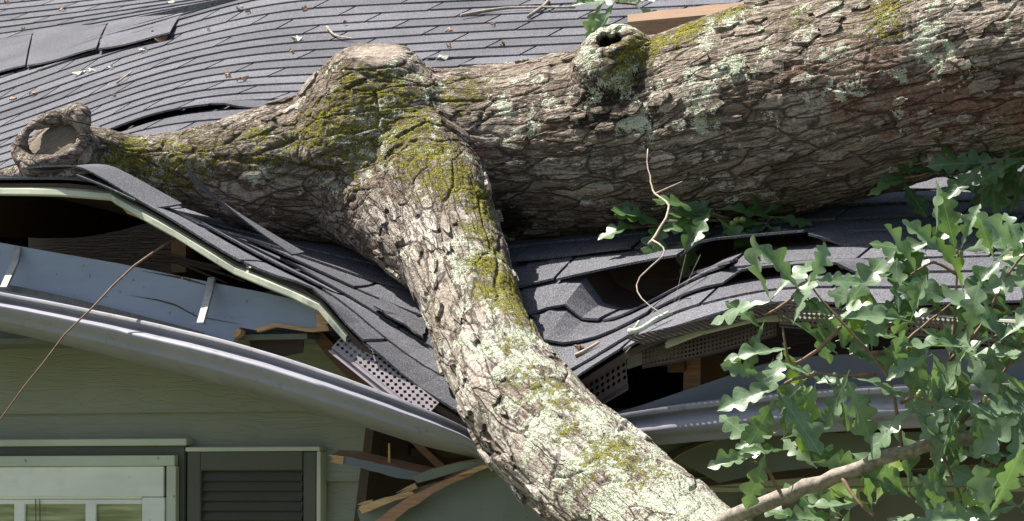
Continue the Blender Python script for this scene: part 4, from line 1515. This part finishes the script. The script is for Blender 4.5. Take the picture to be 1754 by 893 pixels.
for q in TW: stem(q, .0045, .0018, 4, sides=6)
b.build('twig', MT['twig'], branch, smooth=True)
b = MB(); b2 = MB()
SP = [  # px, py, depth, angle, leaves, length
    (1350, 545, -.9, 20, 2, .10), (1330, 610, -.92, 300, 2, .095), (1440, 540, -.88, 100, 2, .10), (1480, 660, -.87, 200, 2, .10), (1370, 770, -.80, 40, 2, .09), (1530, 540, -.82, 160, 3, .10),
    (1640, 435, -.77, 90, 4, .10), (1612, 405, -.78, 130, 2, .085), (1565, 470, -.8, 175, 3, .10), (1590, 440, -.8, 120, 2, .085), (1700, 450, -.78, 40, 4, .10), (1750, 430, -.8, 90, 4, .10),
    (1325, 515, -.9, 110, 3, .11), (1375, 490, -.88, 70, 3, .10), (1315, 555, -.92, 200, 2, .10), (1345, 590, -.92, 240, 3, .095), (1400, 540, -.88, 330, 3, .105), (1335, 665, -.93, 255, 3, .115), (1310, 640, -.93, 170, 1, .07),
    (1440, 585, -.88, 60, 4, .11), (1400, 640, -.9, 265, 3, .105), (1450, 640, -.9, 290, 3, .11), (1500, 600, -.87, 20, 3, .10), (1565, 560, -.83, 110, 5, .11), (1620, 530, -.8, 90, 5, .11), (1660, 500, -.78, 60, 5, .11),
    (1595, 610, -.86, 250, 4, .11), (1640, 620, -.82, 300, 5, .11), (1700, 580, -.8, 60, 6, .11), (1745, 540, -.8, 90, 5, .11), (1720, 650, -.8, 270, 6, .11), (1660, 690, -.84, 260, 5, .105), (1755, 700, -.82, 250, 6, .105),
    (1310, 775, -.85, 185, 3, .10), (1345, 760, -.84, 100, 3, .095), (1350, 725, -.88, 130, 2, .10), (1395, 800, -.78, 60, 2, .085), (1500, 870, -.70, 120, 4, .10), (1450, 880, -.70, 200, 4, .105), (1400, 900, -.66, 170, 3, .10),
    (1560, 850, -.74, 100, 4, .105), (1640, 860, -.84, 90, 5, .105), (1700, 830, -.86, 60, 6, .11), (1745, 870, -.86, 90, 6, .11), (1690, 770, -.84, 300, 5, .105), (1625, 690, -.88, 280, 3, .10), (1740, 780, -.84, 100, 6, .11),
    (1560, 690, -.86, 280, 2, .10), (1650, 590, -.84, 200, 5, .11), (1600, 500, -.82, 150, 4, .10), (1690, 640, -.82, 100, 5, .11), (1760, 620, -.82, 120, 5, .11), (1690, 890, -.88, 90, 5, .105), (1600, 900, -.74, 100, 4, .1)]
for i, (px, py, t, a, n, L) in enumerate(SP):
    if px > 1680 and i % 3 == 0: continue
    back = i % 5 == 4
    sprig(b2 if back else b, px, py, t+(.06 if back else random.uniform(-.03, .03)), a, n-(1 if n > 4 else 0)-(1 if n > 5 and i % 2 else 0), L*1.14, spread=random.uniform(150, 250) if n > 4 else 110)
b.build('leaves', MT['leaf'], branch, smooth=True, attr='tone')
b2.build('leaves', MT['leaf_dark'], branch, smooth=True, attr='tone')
for px, py, t in ((1641, 441, -.80), (1560, 600, -.88), (1575, 680, -.93), (1690, 690, -.9)):
    p = P(px, py, t)
    b = MB()
    for k in range(5):
        q = p+Vector((random.uniform(-.006, .006), random.uniform(-.006, .006), random.uniform(-.006, .006)))
        b.tube([q, q+Vector((0, 0, .003)), q+Vector((0, 0, .008)), q+Vector((0, 0, .011))], [.002, .004, .004, .0015], 8)
    b.build('bud', MT['acorn'], branch, smooth=True)

# sprigs lying at the foot of the trunk
def roof_sprig(name, spots, label, mat='leaf_dark', L=.1, acorn=None, tones=(.0, .6), flat=True):
    p = P(spots[0][0], spots[0][1], spots[0][2])
    o = thing_at(name, p, label, 'sprig')
    b = MB()
    for px, py, t, a, n in spots: sprig(b, px, py, t, a, n, L, 190, tones=tones, flat=flat)
    b.build('leaves', MT[mat], o, smooth=True, attr='tone')
    b = MB()
    q = [tuple(P(s[0], s[1], s[2])) for s in spots]
    if len(q) > 1: b.tube([Vector(x) for x in q], .003, 6)
    else: b.tube([Vector(q[0]), Vector(q[0])+Vector((.05, .06, .03))], .003, 6)
    b.build('twig', MT['twig'], o)
    if acorn:
        b = MB()
        for px, py, t in acorn:
            c = P(px, py, t)
            b.tube([c+Vector((0, 0, z)) for z in (-.008, -.005, 0, .005, .008)], [.002, .0075, .009, .0075, .002], 10)
        b.build('acorn', MT['acorn'], o, smooth=True)
    return o
roof_sprig('oak_sprig', [(1222, 366, .54, 255, 5), (1250, 378, .58, 60, 2), (1200, 378, .58, 170, 2)], 'green oak sprig with a broad lobed leaf resting against the trunk base', L=.135, tones=(.3, .8), acorn=[(1262, 378, .54), (1272, 377, .54), (1255, 384, .54)])
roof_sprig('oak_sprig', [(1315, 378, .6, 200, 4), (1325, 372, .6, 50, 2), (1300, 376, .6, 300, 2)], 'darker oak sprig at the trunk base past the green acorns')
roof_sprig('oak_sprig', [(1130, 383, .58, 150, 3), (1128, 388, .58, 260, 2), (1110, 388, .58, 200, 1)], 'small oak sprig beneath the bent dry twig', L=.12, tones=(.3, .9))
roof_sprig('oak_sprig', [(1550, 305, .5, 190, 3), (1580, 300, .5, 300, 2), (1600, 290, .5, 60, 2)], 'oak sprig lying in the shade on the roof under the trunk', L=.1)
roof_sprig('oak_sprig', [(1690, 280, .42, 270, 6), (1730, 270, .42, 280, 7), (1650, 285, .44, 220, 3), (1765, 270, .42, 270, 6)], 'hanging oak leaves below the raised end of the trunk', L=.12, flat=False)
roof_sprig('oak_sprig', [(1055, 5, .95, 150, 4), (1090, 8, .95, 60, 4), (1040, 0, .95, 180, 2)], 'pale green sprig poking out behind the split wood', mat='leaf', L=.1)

# ------------------------------------------------------------------ twigs and debris
def twig(name, pts, r0, r1, mat, label, cat='twig', extra=(), n=2):
    b = MB()
    stem(pts, r0, r1, n, b, 7)
    for e, ra, rb in extra: stem(e, ra, rb, n, b, 6)
    return tag(b.build(name, MT[mat], smooth=True), label, cat)
twig('dry_twig', [(1110, 255, .42), (1108, 276, .40), (1114, 302, .38), (1116, 320, .36), (1122, 332, .34), (1134, 340, .32), (1146, 352, .30), (1140, 375, .26), (1122, 405, .2), (1112, 418, .17)], .0013, .0034, 'pale_twig',
     'crooked pale dry twig hanging in front of the trunk', extra=[([(1122, 332, .34), (1145, 322, .32), (1168, 311, .3)], .0018, .0012), ([(1118, 412, .18), (1136, 424, .16), (1134, 440, .14), (1096, 475, .08), (1092, 500, .05), (1110, 522, .02), (1140, 540, -.01)], .0022, .0011), ([(1140, 378, .26), (1160, 378, .28)], .0026, .002)])
twig('dry_twig', [(-20, 745, -.22), (40, 665, -.22), (110, 575, -.2), (160, 525, -.17), (230, 455, -.1), (310, 402, .0)], .0013, .003, 'twig', 'long thin reddish twig slanting across the sagging gutter')
twig('lichened_twig', [(1078, 570, .0), (1105, 560, .0), (1145, 536, .02)], .007, .005, 'lichen', 'short lichen crusted twig lying at the bent shingle edge', extra=[([(1085, 566, -.0), (1095, 550, .0)], .005, .003)])
def on_roof(px, py, h=.012):
    p = roof_pt(px, py); return p+Vector((0, 0, h))
def roof_twig(pts, r, mat, label, extra=()):
    b = MB()
    for ch in (pts,)+tuple(extra):
        q = crom([tuple(on_roof(*p, .02)) for p in ch], 4)
        b.tube([Vector(x) for x in q], list(np.linspace(r, r*.6, len(q))), 7)
    return tag(b.build('fallen_twig', MT[mat], smooth=True), label, 'twig', 'twigs dropped on the shingles')
roof_twig([(790, 38), (845, 28), (890, 24), (985, 24)], .0065, 'branch_bark', 'long forked brown twig lying high on the shingles', [[(905, 40), (938, 14), (925, 0)]])
roof_twig([(560, 57), (575, 72), (607, 78)], .0045, 'branch_bark', 'short bent twig on the shingles near the healed knob')
roof_twig([(985, 625), (1010, 612), (1026, 602)], .005, 'pale_twig', 'small scaly twig on the crushed shingles beside the limb')
roof_twig([(200, 153), (225, 134)], .004, 'pale_twig', 'straight pale stick on the sagging courses')
def scrap(px, py, size, mat, label, cat, group, name):
    p = on_roof(px, py, .014)
    nn = roof_normal(p.x, p.y)
    b = MB()
    k = 8
    u = nn.orthogonal().normalized(); v_ = nn.cross(u)
    a0 = random.uniform(0, 6)
    vs = [p+nn*.008]
    for j in range(k):
        a = a0+2*math.pi*j/k; r_ = size*random.uniform(.5, 1.1)
        vs.append(p+RIGHT*math.cos(a)*r_+u*0+Vector((0, 1, TANP)).normalized()*math.sin(a)*r_*.8+nn*random.uniform(-.004, .014))
    vs += [x-nn*.004 for x in vs[1:]]
    fs = [(0, 1+j, 1+(j+1) % k) for j in range(k)]+[(1+j, 1+k+j, 1+k+(j+1) % k, 1+(j+1) % k) for j in range(k)]
    b.add(vs, fs)
    return tag(b.build(name, MT[mat], smooth=False), label, cat, group)
for px, py, s in ((107, 24, .016), (12, 12, .012), (22, 178, .016), (57, 169, .014), (195, 172, .012), (275, 75, .024), (425, 29, .010), (390, 140, .012), (520, 24, .012), (600, 105, .01), (500, 97, .01), (771, 60, .016), (770, 89, .01), (860, 85, .01), (590, 48, .01), (415, 145, .02), (1180, 400, .01), (1440, 470, .01), (1412, 422, .01), (845, 52, .01), (1300, 455, .008), (995, 608, .012), (40, 58, .008)):
    scrap(px, py, s, 'dead_leaf', 'small curled brown leaf scrap lying on the shingles', 'leaf scrap', 'brown leaf scraps on the shingles', 'dead_leaf')
for px, py, s in ((136, 134, .028), (155, 130, .02), (190, 124, .012), (293, 12, .022), (510, 76, .02), (265, 63, .018), (245, 95, .016), (412, 22, .014), (757, 108, .022), (800, 2, .018), (358, 60, .008)):
    scrap(px, py, s, 'lichen', 'pale lichened bark scrap lying on the shingles', 'bark scrap', 'pale bark scraps on the shingles', 'bark_scrap')
b = MB()
b.tube([P(1175, 436, .16), P(1150, 540, .0)], .0002, 4); b.tube([P(1200, 436, .16), P(1156, 528, .0)], .0002, 4)
tag(b.build('spider_thread', MT['pale_twig']), 'two fine spider threads stretched under the gaping shingle', 'thread')
